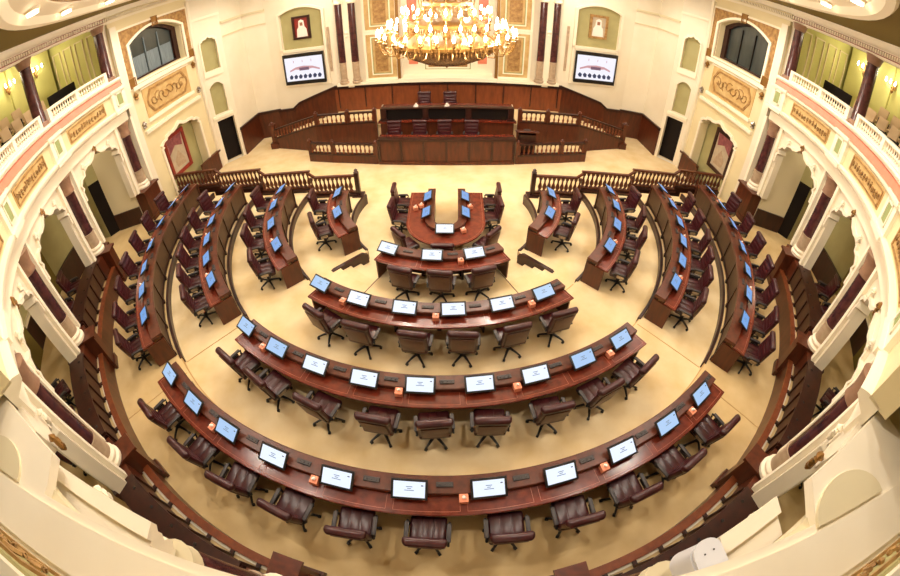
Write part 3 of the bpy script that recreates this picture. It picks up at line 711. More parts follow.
# framed panels in the recess
t = thing('wall_panel', 'wide central gold-framed panel behind the chandelier', 'wall panel', F0(X(0), 2.2, -.55))
m = MB(); m.fbox(F0, X(-1.05), X(1.05), 2.5, 7.5, -.6, -.55); obj('field', m, 'gold', t)
m = MB(); border(m, F0, X(-1.35), X(1.35), 2.25, 7.7, .12, -.6, -.5); border(m, F0, X(-1.15), X(1.15), 2.42, 7.55, .07, -.6, -.5); obj('outer_border', m, 'cream_bright', t)
m = MB(); border(m, F0, X(-1.24), X(1.24), 2.36, 7.62, .05, -.6, -.52); obj('green_line', m, 'green_mark', t)
for s, nm in SIDES:
    t = thing('wall_panel', 'salmon marble strip panel %s of the central panel behind the chandelier' % nm, 'wall panel', F0(X(s * 1.85), 2.3, -.55))
    m = MB(); m.fbox(F0, X(s * 1.85) - .25, X(s * 1.85) + .25, 2.7, 7.2, -.6, -.54); obj('field', m, 'salmon', t)
    m = MB(); border(m, F0, X(s * 1.85) - .34, X(s * 1.85) + .34, 2.55, 7.3, .09, -.6, -.5); obj('border', m, 'cream_bright', t)
m = MB(); m.box((0, 14, 4.5), (34, .3, 10)); struct('wall_back', m, 'cream_dim')

# ------------------------------------------------------------------ arcade, corridor and gallery
RC = 11.97
COLA = [180, 200, 220, 240]
def cyl(a): return pos(a, RC)
for s, nm in SIDES:
    WN = 'wall_' + nm
    b0, b1 = sorted((ang(180, s), ang(262, s)))
    # corridor floor behind the parapet
    c0, c1 = sorted((ang(201.5, s), ang(262, s)))
    m = MB(); m.arc(11.6, 16, PIT, EZ, c0, c1, 40); struct('floor', m, 'carpet_shaded')
    d0, d1 = sorted((ang(177, s), ang(201.5, s)))
    m = MB(); m.arc(11.55, 16, PIT, 3 * ST, d0, d1, 16); struct('floor', m, 'carpet_shaded')
    e0, e1 = sorted((ang(180, s), ang(264, s)))
    # corridor back wall, dado and ceiling
    e2, e3 = sorted((ang(185.6, s), ang(264, s))); m = MB(); m.arc(14.3, 14.6, PIT, 4.95, e2, e3, 50); struct(WN, m, 'olive')
    for u0, u1 in ((186.2, 200.5), (204.5, 213), (216.5, 250)):
        f0, f1 = sorted((ang(u0, s), ang(u1, s)))
        m = MB(); m.arc(14.22, 14.3, PIT, (3 * ST if u0 < 200 else EZ) + .95, f0, f1, 20); struct('trim_%d' % n_tr, m, 'wood_dark'); n_tr += 1
        m = MB(); m.arc(14.18, 14.3, (3 * ST if u0 < 200 else EZ) + .95, (3 * ST if u0 < 200 else EZ) + 1.05, f0, f1, 20); struct('trim_%d' % n_tr, m, 'cream_dim' if u0 > 200 else 'wood_dark'); n_tr += 1
    Fd = frame(mx((-13.42, -1.0), s), mx((-13.75, -1.42), s), 1 if s < 0 else -1); m = MB(); m.fbox(Fd, 0, .53, .56, 3.05, -.08, 0); struct('door_%d' % (3 if s < 0 else 4), m, 'door_dark')
    m = MB(); f0, f1 = sorted((ang(213.1, s), ang(216.4, s))); m.arc(14.2, 14.3, EZ, 3.3, f0, f1, 4); struct('door_%d' % (5 if s < 0 else 6), m, 'olive_dark')
    m = MB(); f0, f1 = sorted((ang(200.8, s), ang(204.2, s))); m.arc(14.2, 14.3, EZ, 3.6, f0, f1, 4); struct('door_%d' % (7 if s < 0 else 8), m, 'olive_dark')
    Fd2 = frame(mx((-13.75, -1.42), s), mx((-14.35, -1.5), s), 1 if s < 0 else -1); m = MB(); m.fbox(Fd2, 0, .6, .5, 4.95, -.1, 0); m.plate([rectloop(0, .53, 3.05, 4.95)], Fd, -.08, 0); struct(WN, m, 'olive')
    p, q = mx((-12.15, -.55), s), mx((-13.42, -1.0), s); F = frame(p, q, 1 if s < 0 else -1); L = (Vector(q) - Vector(p)).length
    m = MB(); m.fbox(F, 0, L, PIT, 4.95, -.2, 0); struct(WN, m, 'cream_dim')
    m = MB(); m.fbox(F, 0, L, 3 * ST, 1.3, 0, .06); struct('trim_%d' % n_tr, m, 'wood_dark'); n_tr += 1
    m = MB(); m.arc(12.1, 16, 4.95, 5.1, e0, e1, 40); struct('ceiling', m, 'cream_dim')
    # gallery floor, parapet mouldings
    g0, g1 = sorted((ang(180, s), ang(247, s)))
    m = MB(); m.arc(12.0, 16, 5.95, 6.15, g0, g1, 40); struct('floor', m, 'carpet_shaded')
    g0, g1 = sorted((ang(178.4, s), ang(247, s)))
    m = MB(); m.sweep([(11.95, 4.75), (11.83, 4.75), (11.83, 5.1), (11.74, 5.14), (11.62, 5.22), (11.6, 5.3), (11.72, 5.34), (11.95, 5.34)], g0, g1, 70); struct('trim_%d' % n_tr, m, 'cream_bright'); n_tr += 1
    m = MB(); m.arc(11.76, 12.1, 5.3, 6.1, g0, g1, 70); struct(WN, m, 'plaster_yellow')
    m = MB(); m.sweep([(11.76, 5.96), (11.66, 6.02), (11.64, 6.1), (11.72, 6.12), (12.0, 6.12), (12.0, 5.96)], g0, g1, 70); struct('trim_%d' % n_tr, m, 'cream_bright'); n_tr += 1
    m = MB(); m.sweep([(11.66, 6.12), (11.76, 6.36), (12.0, 6.36), (12.0, 6.12)], g0, g1, 70); struct('trim_%d' % n_tr, m, 'salmon'); n_tr += 1
    m = MB(); m.sweep([(11.76, 6.34), (11.68, 6.38), (11.64, 6.46), (11.66, 6.52), (12.05, 6.52), (12.05, 6.34)], g0, g1, 70); struct('trim_%d' % n_tr, m, 'white_stone'); n_tr += 1
    # cornice over the upper columns
    m = MB(); m.sweep([(12.1, 8.72), (11.86, 8.72), (11.86, 8.98), (11.74, 9.0), (11.68, 9.04), (11.62, 9.12), (11.62, 9.18), (12.1, 9.18)], g0, g1, 70)
    nd = 104
    for i in range(nd):
        a = g0 + (g1 - g0) * (i + .5) / nd; px, py = pos(a, 11.83); m.box((px, py, 8.87), (.1, .065, .12), R(a))
    struct('trim_%d' % n_tr, m, 'cream'); n_tr += 1
    m = MB(); m.arc(11.84, 11.858, 8.79, 8.95, g0, g1, 70); struct('trim_%d' % n_tr, m, 'red_paint'); n_tr += 1
    # dentil cornice carried over the window wall
    F = frame(mx((-12.0, .6), s), W[0] if False else mx((-11.6, 5.6), s), -1 if s < 0 else 1)
    m = MB(); m.fbox(F, -1.0, 5.0, 8.98, 9.18, 0, .3)
    for i in range(58): m.fbox(F, -.95 + i * .1, -.90 + i * .1, 8.82, 8.93, .04, .14)
    m.fbox(F, -1.0, 5.0, 8.7, 8.8, 0, .05); struct('trim_%d' % n_tr, m, 'cream'); n_tr += 1
    # gallery back wall
    m = MB(); m.arc(15.3, 15.6, 6.1, 9.4, e0, e1, 50); struct(WN, m, 'green_wall')
    for a in range(184, 246, 5):
        px, py = pos(ang(a, s), 15.26); m = MB(); m.box((px, py, 7.75), (.14, .34, 3.3), R(ang(a, s))); struct('trim_%d' % n_tr, m, 'green_wall'); n_tr += 1
    p, q = mx((-12.1, 0.2), s), mx((-15.6, .2), s); F = frame(p, q, 1 if s < 0 else -1)
    m = MB(); m.fbox(F, 0, 3.6, 6.1, 9.4, -.15, 0); struct(WN, m, 'green_wall')
    m = MB()
    for q_ in (.5, 1.3, 2.1, 2.9): border(m, F, q_ - .28, q_ + .28, 6.6, 8.6, .05, 0, .05)
    struct('trim_%d' % n_tr, m, 'plaster_yellow'); n_tr += 1
    # bays: arch wall
    for k, a in enumerate(COLA):
        am = a + 10; A0, A1 = ang(a, s), ang(a + 20, s)
        if s > 0: A0, A1 = A1, A0
        p, q = pos(A0, 12.06), pos(A1, 12.06); F = frame(p, q, 1); L = (Vector(q) - Vector(p)).length
        base = 3 * ST if k == 0 else EZ
        w = .74; top = 4.55
        hole = ornate(w, L - w, 1.86, 3.45, 4.6); ou = ornate(w - .09, L - w + .09, 3.3, 3.45, 4.7)
        m = MB(); m.plate([[(0, 1.86), (w, 1.86)] + list(reversed(hole[2:])) + [(L - w, 1.86), (L, 1.86), (L, 5.0), (0, 5.0)]], F, -.28, 0)
        # open the foot of the arch
        if k == 3:
            hl = list(reversed(hole[2:])); ol_ = list(reversed(ou[2:])); e = 12
            if s > 0: hl = [(L - a_, b_) for a_, b_ in hl]; ol_ = [(L - a_, b_) for a_, b_ in ol_]; X0 = L
            else: X0 = 0
            wx = w if s < 0 else L - w
            m = MB(); m.plate([[(X0, 1.86), (wx, 1.86)] + hl[:e] + [(L / 2, 5.0), (X0, 5.0)]], F, -.28, 0)
        struct(WN, m, 'cream')
        m = MB()
        if k == 3: m.plate([hl[:e] + list(reversed(ol_[:e]))], F, -.02, .09)
        else: m.plate([ornate(w - .09, L - w + .09, 3.3, 3.45, 4.7)[2:] + list(reversed(ornate(w, L - w, 3.3, 3.45, 4.6)[2:]))], F, -.02, .09); struct('trim_%d' % n_tr, m, 'white_stone'); n_tr += 1
        # small scroll ornaments on the spandrels
        t = thing('arch_ornament', 'gilt carved ornament over the %s arch from the podium, %s side' % (ORD[k], nm), 'ornament', F(L / 2, 4.6, .05), 'arch ornaments')
        for j, (x, z, r_) in enumerate(((L / 2, 4.66, .11), (L / 2 - .9, 4.45, .08), (L / 2 + .9, 4.45, .08))):
            m = MB(); pts = [F(x + r_ * (1 - i / 12) * math.cos(i * .8), z + r_ * (1 - i / 12) * math.sin(i * .8), .08) for i in range(10)]; m.tube(pts, .035, 6); m.lathe([(.02, -.16), (.05, -.1), (.03, .05), (.06, .1), (.01, .16)], tuple(F(x, z, .07)), 8); obj('scroll', m, 'gold_bright' if j == 0 else 'cream_bright', t)
        # pier pedestals and soffit beams
        # frieze relief panel
        Fp = frame(pos(A0, 11.82), pos(A1, 11.82), 1); Lp = (Vector(pos(A1, 11.82)) - Vector(pos(A0, 11.82))).length
        if k < 3:
            t = thing('relief_panel', 'gold scrollwork relief on the gallery front over the %s arch, %s side' % (ORD[k], nm), 'relief', Fp(Lp / 2, 5.4, 0), 'gold relief panels')
            m = MB(); f0, f1 = sorted((ang(a + 4.2, s), ang(a + 15.8, s))); m.arc(11.735, 11.765, 5.42, 5.92, f0, f1, 12); obj('field', m, 'panel_gold', t)
            m = MB()
            def Fc(a_, z, d): c_, q_ = cs(a_); return Vector(((11.735 - d) * c_, (11.735 - d) * q_, z))
            rows = []
            for i in range(13):
                aa = ang(a + 5 + i * 10 / 12, s); aa2 = aa
                m.tube([Fc(aa + .28 * (1 - j / 9) * math.cos(j * .9 + i), 5.67 + .11 * (1 - j / 9) * math.sin(j * .9 + i), .02) for j in range(8)], .022, 5)
            f0, f1 = sorted((ang(a + 4.5, s), ang(a + 15.5, s)))
            for z in (5.46, 5.86): m.arc(11.71, 11.735, z, z + .035, f0, f1, 12)
            for aa in (f0, f1): px, py = pos(aa, 11.72); m.box((px, py, 5.67), (.03, .06, .42), R(aa))
            obj('scrollwork', m, 'gold', t)
        # balustrade of the gallery
        if k < 3:
            t = thing('gallery_balustrade', 'white stone balustrade of the gallery over the %s arch, %s side' % (ORD[k], nm), 'balustrade', F(L / 2, 6.52, -.2), 'gallery balustrades')
            f0, f1 = sorted((ang(a + 1.6, s), ang(a + 18.4, s)))
            m = MB(); m.arc(11.74, 11.94, 6.86, 6.93, f0, f1, 14); obj('top_rail', m, 'white_stone', t)
            m = MB(); m.arc(11.76, 11.92, 6.52, 6.58, f0, f1, 14); obj('bottom_rail', m, 'white_stone', t)
            for aa in (f0, (f0 + f1) / 2, f1): px, py = pos(aa, 11.84); m = MB(); m.box((px, py, 6.72), (.18, .16, .42), R(aa)); obj('post', m, 'white_stone', t)
            for i in range(24):
                px, py = pos(f0 + (f1 - f0) * (i + .5) / 24, 11.84); baluster(t, px, py, 6.58, .28, .05, 'white_stone')
    # columns and piers
    for k, a in enumerate(COLA + [260]):
        A = ang(a, s); c, q = cs(A); x, y = RC * c, RC * q; cc = (x, y, 0)
        T = Matrix.Translation((x, y, 0)) @ Matrix.Rotation(R(A), 4, 'Z')
        wh = '%s from the podium, %s side' % (ORD[k], nm)
        t = thing('marble_column', 'dark marble column with stone base between the arches, %s' % wh, 'column', (x, y, 1.85), 'lower arcade columns')
        m = MB(); m.lathe([(.29, 1.89), (.3, 1.97), (.25, 2.02), (.27, 2.1), (.23, 2.16)], cc, 20); obj('base', m, 'white_stone', t)
        m = MB(); m.lathe([(.215, 2.16), (.215, 2.62), (.235, 2.64), (.235, 2.68)], cc, 20)
        obj('fluted_drum', m, 'marble_pale', t)
        m = MB(); m.lathe([(.205, 2.68), (.195, 4.19)], cc, 22); obj('shaft', m, 'marble', t)
        m = MB(); m.lathe([(.2, 4.19), (.235, 4.22), (.21, 4.4), (.25, 4.62), (.28, 4.74)] if k < 4 else [(.2, 4.19), (.21, 4.22), (.19, 4.3), (.22, 4.42)], cc, 18); obj('capital', m, 'marble_rose' if k < 4 else 'cream_dim', t)
        # pedestal
        m = MB(); z0 = 3 * ST if k == 0 else (3 * ST if k == 1 else EZ)
        if k: z0 = 3 * ST
        wd = .98 if k == 0 else .36; ri = -.36 if k == 0 else -.55
        m.box(((ri + .4) / 2, 0, (z0 + 1.82) / 2), (.4 - ri, wd, 1.82 - z0), T=T); m.box(((ri + .4) / 2 - .02, 0, 1.845), (.4 - ri + .08, wd + .12, .07), T=T); m.box((ri - .01, 0, z0 + .09), (.08, wd + .12, .18), T=T)
        if k: m.box((.1, 0, (EZ + 1.8) / 2), (.6, 1.2, 1.8 - EZ), T=T)
        obj('column_pedestal', m, 'wood_mid', label='brown wooden pedestal under the marble column, %s' % wh, cat='pedestal', group='column pedestals')
        # white pier strips flanking the column
        m = MB()
        for e in (-.52, .52): m.box((.1, e, 3.32), (.44, .13, 2.9), T=T)
        m.box((.3, 0, 3.3), (.1, 1.1, 2.9), T=T)
        if k < 4: struct('trim_%d' % n_tr, m, 'cream_bright'); n_tr += 1
        if k < 4:
            m = MB(); m.box((-.18, 0, 5.72), (.28, .78, .86), T=T); m.box((-.2, 0, 6.1), (.36, .9, .1), T=T); m.box((-.24, 0, 5.26), (.36, .9, .12), T=T)
            struct('trim_%d' % n_tr, m, 'cream_bright'); n_tr += 1
            m = MB()
            for e0, e1, z0_, z1_ in ((-.2, .2, 5.45, 5.5), (-.2, .2, 5.93, 5.98), (-.2, -.15, 5.45, 5.98), (.15, .2, 5.45, 5.98)):
                m.box((-.335, (e0 + e1) / 2, (z0_ + z1_) / 2), (.03, e1 - e0, z1_ - z0_), T=T)
            m.mi = 1; m.box((-.325, 0, 5.715), (.02, .28, .42), T=T)
            obj('square_plaque', m, ['white_stone', 'green_mark'], label='white square plaque with green centre above the column, %s' % wh, cat='ornament', group='square plaques')
            t = thing('gallery_column', 'dark marble column rising from the gallery front, %s' % wh, 'column', (x, y, 6.4), 'gallery columns')
            m = MB(); m.box((0, 0, 6.45), (.5, .55, .14), T=T); m.lathe([(.28, 6.52), (.28, 6.6), (.23, 6.66)], cc, 18); obj('base', m, 'marble_rose', t)
            m = MB(); m.lathe([(.215, 6.66), (.195, 8.46)], cc, 22); obj('shaft', m, 'marble', t)
            m = MB(); m.lathe([(.2, 8.46), (.23, 8.5), (.27, 8.66), (.3, 8.72)], cc, 16); obj('capital', m, 'marble_rose', t)
    m = MB(); px, py = mx((-12.25, .55), s); m.box((px, py, 7.5), (.25, .35, 2.7)); struct('trim_%d' % n_tr, m, 'cream'); n_tr += 1
    # wooden parapet of the outer ring: riser, ledge, desks
    f0, f1 = sorted((ang(200.6, s), ang(270, s)))
    m = MB(); m.arc(11.52, 11.6, 3 * ST - .05, 1.2, f0, f1, 60); obj('parapet_face', m, 'wood_mid', kind='structure').name = 'trim_%d' % n_tr; n_tr += 1
    m = MB(); m.arc(11.5, 11.66, 1.2, 1.25, f0, f1, 60); struct('trim_%d' % n_tr, m, 'wood_warm'); n_tr += 1
    m = MB(); m.arc(11.6, 11.72, 1.1, 1.19, f0, f1, 60); struct('trim_%d' % n_tr, m, 'cream'); n_tr += 1
    for k, (u0, u1) in enumerate(((203.2, 216.8), (223.2, 236.8), (243.2, 256.8), (263.2, 269.8))):
        f0, f1 = sorted((ang(u0, s), ang(u1, s))); px, py = pos((f0 + f1) / 2, 12.1)
        t = thing('outer_ring_desk', 'dark brown curved desk in the %s bay of the outer ring, %s side' % (ORD[k], nm), 'desk', (px, py, EZ), 'outer ring desks')
        m = MB(); m.arc(11.78, 11.82, EZ + .08, 1.86, f0, f1, 12); obj('front_panel', m, 'panel_tan', t)
        m = MB(); m.arc(11.76, 12.25, 1.86, 1.92, f0, f1, 12); obj('desktop', m, 'wood_dark', t)
        nn = 5 if k < 3 else 2
        for i in range(nn + 1):
            a = f0 + .2 + (f1 - f0 - .4) * i / nn; px, py = pos(a, 11.77); m = MB(); m.box((px, py, 1.5), (.07, .05, .72), R(a)); m.box((px - .05 * cs(a)[0], py - .05 * cs(a)[1], 1.21), (.2, .07, .07), R(a)); obj('panel_divider', m, 'wood_dark', t)
        for a in (f0, f1): px, py = pos(a, 12.0); m = MB(); m.box((px, py, 1.5), (.44, .05, .7), R(a)); obj('side_panel', m, 'wood_dark', t)
        for i in range(nn):
            a = f0 + (f1 - f0) * (i + .5) / nn; px, py = pos(a, 11.9); m = MB(); m.rbox((px, py, 1.93), (.06, .06, .025), .008, 1); obj('microphone_base', m, 'black', t)
    for k, (a, r_, yw) in enumerate(((206, 12.75, 10), (210.5, 12.8, -15), (215, 12.75, 8), (225.5, 12.85, 20), (230, 12.8, -5), (234.5, 12.8, 5), (246, 12.75, 0), (250.5, 12.7, 12), (255, 12.75, -8))):
        A = ang(a, s); px, py = pos(A, r_); place_chair(px, py, EZ, R(A + 90 + yw * -s), 'dark leather armchair, %s from the podium in the %s outer ring' % (ORD[k], nm), 'outer ring armchairs')

# gallery seating and wall lights
def make_gseat():
    t = thing('theatre_chair', 'x', 'seat')
    m = MB(); T = Matrix.Translation((0, -.22, .45)) @ Matrix.Rotation(R(8), 4, 'X'); m.rbox((0, 0, .28), (.52, .08, .58), .03, 2, T); obj('backrest', m, 'seat_beige', t)
    m = MB(); m.rbox((0, .02, .42), (.5, .46, .1), .03, 2); obj('seat', m, 'seat_beige', t)
    for x in (-.29, .29): m = MB(); m.rbox((x, -.02, .34), (.05, .46, .6), .015, 1); obj('side_frame', m, 'door_dark', t)
    return proto(t)
gs = make_gseat(); gu = False
for s, nm in SIDES:
    for row, (r, zz) in enumerate(((13.3, 6.15), (14.3, 6.4))):
        if row:
            f0, f1 = sorted((ang(180.5, s), ang(246, s))); m = MB(); m.arc(13.85, 15.3, 6.15, 6.4, f0, f1, 30); struct('floor', m, 'carpet_shaded')
        a0 = 190.6 if row == 0 else 192
        for k in range(9):
            a = ang(a0 + k * 3.1, s); x, y = pos(a, r)
            lb = 'beige upholstered gallery seat, %s from the podium in the %s %s row' % (ORD[k], nm, 'front' if row == 0 else 'back')
            if not gu: gu = True; gs.location = (x, y, zz); gs.rotation_euler = (0, 0, R(a + 90)); tag(gs, lb, None, 'gallery seats')
            else: dup(gs, (x, y, zz), R(a + 90), lb, 'gallery seats')
    f0, f1 = sorted((ang(181.5, s), ang(188.2, s)))
    m = MB(); m.arc(13.6, 13.66, 6.15, 7.15, f0, f1, 6); x, y = pos(ang(185, s), 13.6)
    obj('low_screen', m, 'door_dark', label='low dark screen panel at the podium end of the %s gallery' % nm, cat='screen panel')
    for k, a in enumerate((184, 190.3, 198.5, 207)):
        A = ang(a, s); x, y = pos(A, 15.1); T = Matrix.Translation((x, y, 8.35)) @ Matrix.Rotation(R(A), 4, 'Z')
        t = thing('wall_sconce', 'gilt wall light with glowing candle bulbs, %s from podium in the %s gallery' % (ORD[k], nm), 'wall light', (x, y, 8.2), 'gallery wall lights')
        m = MB(); m.lathe([(.02, -.3), (.08, -.2), (.03, 0), (.06, .1), (.02, .2)], (0, 0, 0), 10, T); m.rbox((.1, 0, 0), (.05, .14, .3), .02, 1, T)
        for e in (-1, 0, 1): m.tube([T @ Vector((0, 0, -.05)), T @ Vector((-.12, e * .15, -.12)), T @ Vector((-.2, e * .26, 0))], .015, 6)
        obj('arm_frame', m, 'gold_bright', t)
        for e in (-1, 0, 1): m = MB(); m.lathe([(.02, 0), (.035, .05), (.03, .1), (.005, .18)], (-.2, e * .26, .02), 8, T); obj('bulb', m, 'bulb', t)
        L = bpy.data.lights.new('sconce_light', 'POINT'); L.energy = 38; L.color = (1, .9, .66); L.shadow_soft_size = .12
        o = link('sconce_light', L, t); o.location = (T @ Vector((-.35, 0, .1))) - t.location

# straight bay beneath the camera: cornice slab, entablature blocks, front frieze
m = MB(); m.plate([[(-4.95, -10.95), (-3.3, -11.35), (-3.2, -11.66), (-3.2, -11.76), (3.2, -11.76), (3.2, -11.66), (3.3, -11.35), (4.95, -10.95), (5.6, -12.6), (-5.6, -12.6)]], ZT(5.08, 5.2), 0, 1); struct('trim_%d' % n_tr, m, 'cream'); n_tr += 1
m = MB(); m.plate([[(-5.0, -11.84), (5.0, -11.84), (5.0, -12.3), (-5.0, -12.3)]], ZT(5.2, 5.26), 0, 1); m.box((0, -12.5, 5.6), (11, .24, .9)); struct('wall_front', m, 'cream')
m = MB(); m.box((0, -12.3, 3.1), (4.0, .3, 3.9)); struct('wall_front', m, 'cream')
for s, nm in SIDES:
    k = thing('relief_panel', 'long gold scroll relief on the gallery front nearest the camera, %s side' % nm, 'relief', (s * 3.3, -12.36, 5.3), 'gold relief panels')
    F = frame((s * 1.8, -12.38), (s * 5.4, -12.38), 1 if s > 0 else -1)
    m = MB(); m.fbox(F, .1, 3.4, 5.36, 5.96, .0, .03); obj('field', m, 'olive', k)
    m = MB(); scroll(m, F, .2, 3.3, 5.42, 5.9, .03, 9); obj('scrollwork', m, 'gold', k)
    hx = -4.25 if s < 0 else 3.72
    m = MB(); pts = [(hx + .55 * math.cos(R(a_)), -11.8 + .36 * math.sin(R(a_))) for a_ in range(0, 181, 12)]
    m.plate([pts], ZT(5.2, 5.235), 0, 1); obj('half_round_plinth', m, 'cream_dim', label='half-round beige plinth on the cream ledge nearest the camera, %s side' % nm, cat='plinth')
    t = thing('entablature_block', 'white moulded entablature block over the column near the camera, %s side' % nm, 'entablature', (s * 3.0, -11.6, 4.5), 'entablature blocks')
    x0, x1 = (2.05, 3.67) if s < 0 else (2.38, 3.1)
    y0, y1 = (-11.56, -11.38) if s < 0 else (-11.56, -11.37)
    m = MB(); rows = []
    for x, yy in ((x0, y0), (x1, y1)):
        rows.append([(s * x, yy + dy, z_) for dy, z_ in ((-.34, 4.46), (-.11, 4.46), (-.11, 4.5), (-.05, 4.54), (-.05, 4.62), (-.08, 4.66), (-.03, 4.72), (-.03, 4.78), (.02, 4.82), (.02, 4.9), (-.14, 4.9), (-.14, 4.84), (-.34, 4.84))])
    m.rings(rows); obj('moulding', m, 'white_stone', t)
    m = MB(); m.rings([[(s * x, yy - .62, 4.5), (s * x, yy - .3, 4.5), (s * x, yy - .3, 4.78), (s * x, yy - .62, 4.78)] for x, yy in ((x0, y0), (x1, y1))]); obj('rear_ledge', m, 'cream_dim', t)
    m = MB(); m.rings([[(s * x, yy - .3, 3.9), (s * x, yy - .12, 3.9), (s * x, yy - .12, 4.36), (s * x, yy - .3, 4.36)] for x, yy in ((x0 + .4, y0), (x1 - .1, y1))]); obj('lower_face', m, 'cream', t)
# pan-tilt camera unit on the right ledge
t = thing('ceiling_camera', 'rounded white camera unit with four screws on the right entablature', 'camera', (2.2, -11.66, 4.6))
T = Matrix.Translation((2.2, -11.72, 0)) @ Matrix.Rotation(R(14), 4, 'Z')
def blob(w, y0, y1): return [(-w, y0), (w, y0)] + [(w * math.cos(R(k * 15)), y1 + w * .8 * math.sin(R(k * 15))) for k in range(13)]
m = MB(); m.plate([blob(.13, -.16, .08)], lambda a, b, d: T @ Vector((a - .02, b, d)), 4.62, 4.965); obj('housing', m, 'device_white', t)
m = MB(); m.plate([blob(.128, -.158, .078)], lambda a, b, d: T @ Vector((a, b, d)), 4.965, 4.975); obj('seam', m, 'black', t)
m = MB(); m.plate([blob(.135, -.165, .085)], lambda a, b, d: T @ Vector((a, b, d)), 4.975, 5.0); obj('cover_plate', m, 'device_white', t)
for dx, dy in ((-.04, -.08), (.05, -.08), (-.04, .08), (.05, .08)): m = MB(); m.lathe([(.008, 4.998), (.008, 5.006)], (dx, dy, 0), 8, T); obj('screw', m, 'grey_plastic', t)
m = MB(); m.box((.16, -.02, 4.88), (.07, .22, .06), T=T); obj('bracket', m, 'black', t)

# ------------------------------------------------------------------ ceiling
m = MB(); m.arc(9.95, 17, 9.18, 9.4, 0, 360, 96); struct('ceiling', m, 'olive_dark')
m = MB(); m.sweep([(10.06, 9.18), (10.0, 9.1), (9.85, 9.12), (9.7, 9.26), (9.2, 9.3), (9.2, 9.45), (10.06, 9.45)], 0, 360, 96); struct('trim_%d' % n_tr, m, 'cream_bright'); n_tr += 1
m = MB(); m.arc(8.5, 9.2, 9.34, 9.45, 0, 360, 96); struct('trim_%d' % n_tr, m, 'gold'); n_tr += 1
m = MB(); m.lathe([(9.0, 9.45), (8.4, 9.6), (7, 10.4), (5, 11.1), (2.5, 11.5), (.4, 11.6), (.4, 11.75), (2.5, 11.7), (5, 11.3), (7, 10.6), (9.0, 9.7)], n=64); struct('ceiling', m, 'cream')
m = MB(); m.box((0, -15.5, 5), (34, .3, 11)); struct('wall_front', m, 'cream_dim')
for s in (-1, 1): m = MB(); m.box((s * 16.6, 0, 5), (.3, 32, 11)); struct('wall_left' if s < 0 else 'wall_right', m, 'cream_dim')
m = MB(); m.box((0, 14.9, 9.5), (34, 8, .2)); m.box((0, -14.9, 9.75), (34, 2, .1)); struct('ceiling', m, 'cream_dim')
for a in [ang(207 - 16.36 * j, sd) for sd in (-1, 1) for j in range(-3, 7)] + [90]:
    x, y = pos(a, 9.5)
    t = thing('ceiling_downlight', 'round glowing downlight in the cream ring of the ceiling', 'ceiling light', (x, y, 9.2), 'downlights round the ceiling ring')
    m = MB(); m.lathe([(.13, 9.2), (.17, 9.22), (.17, 9.29), (.12, 9.29)], (x, y, 0), 16); obj('rim', m, 'white_stone', t)
    m = MB(); m.lathe([(.02, 9.15), (.13, 9.16), (.13, 9.19), (.02, 9.195)], (x, y, 0), 16); obj('lens', m, 'lamp_glow', t)
    L = bpy.data.lights.new('downlight', 'SPOT'); L.energy = 520; L.color = LCOL; L.shadow_soft_size = .12; L.spot_size = R(165); L.spot_blend = .6
    o = link('downlight', L, t); o.location = (0, 0, -.06)

# ------------------------------------------------------------------ chandelier
CX, CY, CZ = .12, 0, 0
t = thing('chandelier', 'huge gold and crystal chandelier with glowing candle arms hanging over the chamber', 'chandelier', (CX, CY, 5.0))
m = MB(); m.lathe([(.02, 5.0), (.05, 5.06), (.04, 5.12), (.3, 5.12), (.7, 5.2), (1.1, 5.38), (1.4, 5.62), (1.48, 5.78), (1.38, 5.78), (1.0, 5.6), (.3, 5.4)], (CX, CY, 0), 40); obj('crystal_bowl', m, 'crystal', t)
m = MB()
for r_, z_ in ((1.46, 5.8), (1.0, 6.35), (.62, 6.95)):
    m.lathe([(r_ - .05, z_ - .05), (r_ + .03, z_ - .06), (r_ + .05, z_ + .03), (r_ - .03, z_ + .06)], (CX, CY, 0), 40)
obj('gold_ring', m, 'gold_bright', t)
m = MB()
for k in range(90):                                     # hanging crystal drops
    a = 2 * PI * k / 90
    for r_, z_, h in ((1.47, 5.74, .16), (1.55, 5.86, .14), (1.02, 6.28, .16), (.64, 6.88, .16)):
        if r_ > 1.5 and k % 2: continue
        m.lathe([(.004, 0), (.022, -h * .6), (.004, -h)], (CX + r_ * math.cos(a), CY + r_ * math.sin(a), z_), 5)
o = obj('crystal_drops', m, 'crystal', t); o['kind'] = 'stuff'
m = MB(); m.lathe([(.05, 5.6), (.12, 5.9), (.08, 6.2), (.16, 6.6), (.07, 7.0), (.14, 7.3), (.05, 7.6), (.03, 9.0), (.03, 11.5)], (CX, CY, 0), 14); obj('stem', m, 'gold_bright', t)
m = MB()
for k in range(12):
    a = 2 * PI * k / 12; c_, q_ = math.cos(a), math.sin(a)
    m.tube([(CX + r_ * c_, CY + r_ * q_, z_) for r_, z_ in ((1.42, 5.8), (.98, 6.1), (1.0, 6.35), (.7, 6.6), (.62, 6.95), (.3, 7.2), (.06, 7.5), (.05, 8.4))], .03, 5)
obj('gold_ribs', m, 'gold_bright', t)
def candle(parent_mesh_pos): pass
tiers = [(30, 1.9, 5.98, 1.42, 5.8), (28, 1.6, 6.22, 1.3, 5.95), (20, 1.2, 6.6, .9, 6.35), (12, .75, 7.15, .55, 6.95)]
bulb_me = None
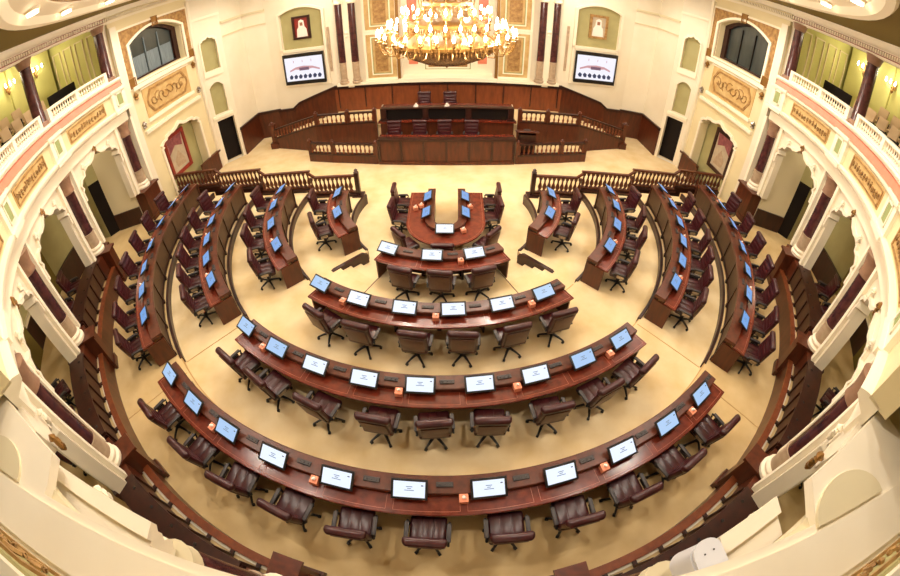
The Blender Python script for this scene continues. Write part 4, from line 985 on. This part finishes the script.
for n, r1, z1, r0, z0 in tiers:
    for k in range(n):
        a = 2 * PI * (k + .5 * (n == 24 and r1 < 1.7)) / n; c_, q_ = math.cos(a), math.sin(a)
        m = MB(); pts = [(r0, z0), (r0 + (r1 - r0) * .35, z0 - .22), (r0 + (r1 - r0) * .8, z0 - .2), (r1, z1 - .14), (r1, z1)]
        m.tube([(CX + r_ * c_, CY + r_ * q_, z_) for r_, z_ in pts], .018, 5)
        m.lathe([(.02, -.06), (.06, -.02), (.065, 0), (.02, .0), (.02, .09)], (CX + r1 * c_, CY + r1 * q_, z1), 8)
        ar = obj('candle_arm', m, 'gold_bright', t)
        if bulb_me is None:
            m = MB(); m.lathe([(.02, 0), (.036, .05), (.03, .11), (.005, .17)], (0, 0, 0), 8); bo = obj('bulb', m, 'bulb'); bulb_me = bo.data; bpy.data.objects.remove(bo)
        b = link('bulb', bulb_me, ar); b.location = Vector((CX + r1 * c_, CY + r1 * q_, z1 + .09)) - t.location - ar.location
for k in range(10):
    a = 2 * PI * k / 10; L = bpy.data.lights.new('chandelier_light', 'POINT'); L.energy = 230; L.color = LCOL; L.shadow_soft_size = .06
    o = link('chandelier_light', L, t); o.location = (1.98 * math.cos(a), 1.98 * math.sin(a), 1.42)

# fill lamps added to brighten the corridor behind the arches
for s, nm in SIDES:
    for k, a in enumerate((188, 210, 230, 250)):
        x, y = pos(ang(a, s), 13.2)
        t = thing('corridor_fill', 'small round fill lamp added in the corridor behind the %s arch, %s side' % (ORD[k], nm), 'ceiling light', (x, y, 4.85), 'added corridor fill lamps')
        m = MB(); m.lathe([(.12, 4.86), (.16, 4.9), (.16, 4.95), (.1, 4.95)], (x, y, 0), 14); obj('lens', m, 'lamp_glow', t)
        L = bpy.data.lights.new('corridor_fill_light', 'POINT'); L.energy = 13; L.color = LCOL; L.shadow_soft_size = .15
        o = link('corridor_fill_light', L, t); o.location = (0, 0, -.2)

# ------------------------------------------------------------------ world and view
w = bpy.data.worlds.new('world'); S.world = w; w.use_nodes = True
w.node_tree.nodes['Background'].inputs['Color'].default_value = (1, .9, .75, 1); w.node_tree.nodes['Background'].inputs['Strength'].default_value = .03
S.view_settings.view_transform = 'Standard'; S.view_settings.look = 'None'; S.view_settings.gamma = 1; S.view_settings.use_curve_mapping = False
S.view_settings.exposure = 0
S.cycles.use_denoising = True; S.cycles.max_bounces = 6; S.cycles.diffuse_bounces = 4; S.cycles.sample_clamp_indirect = 4
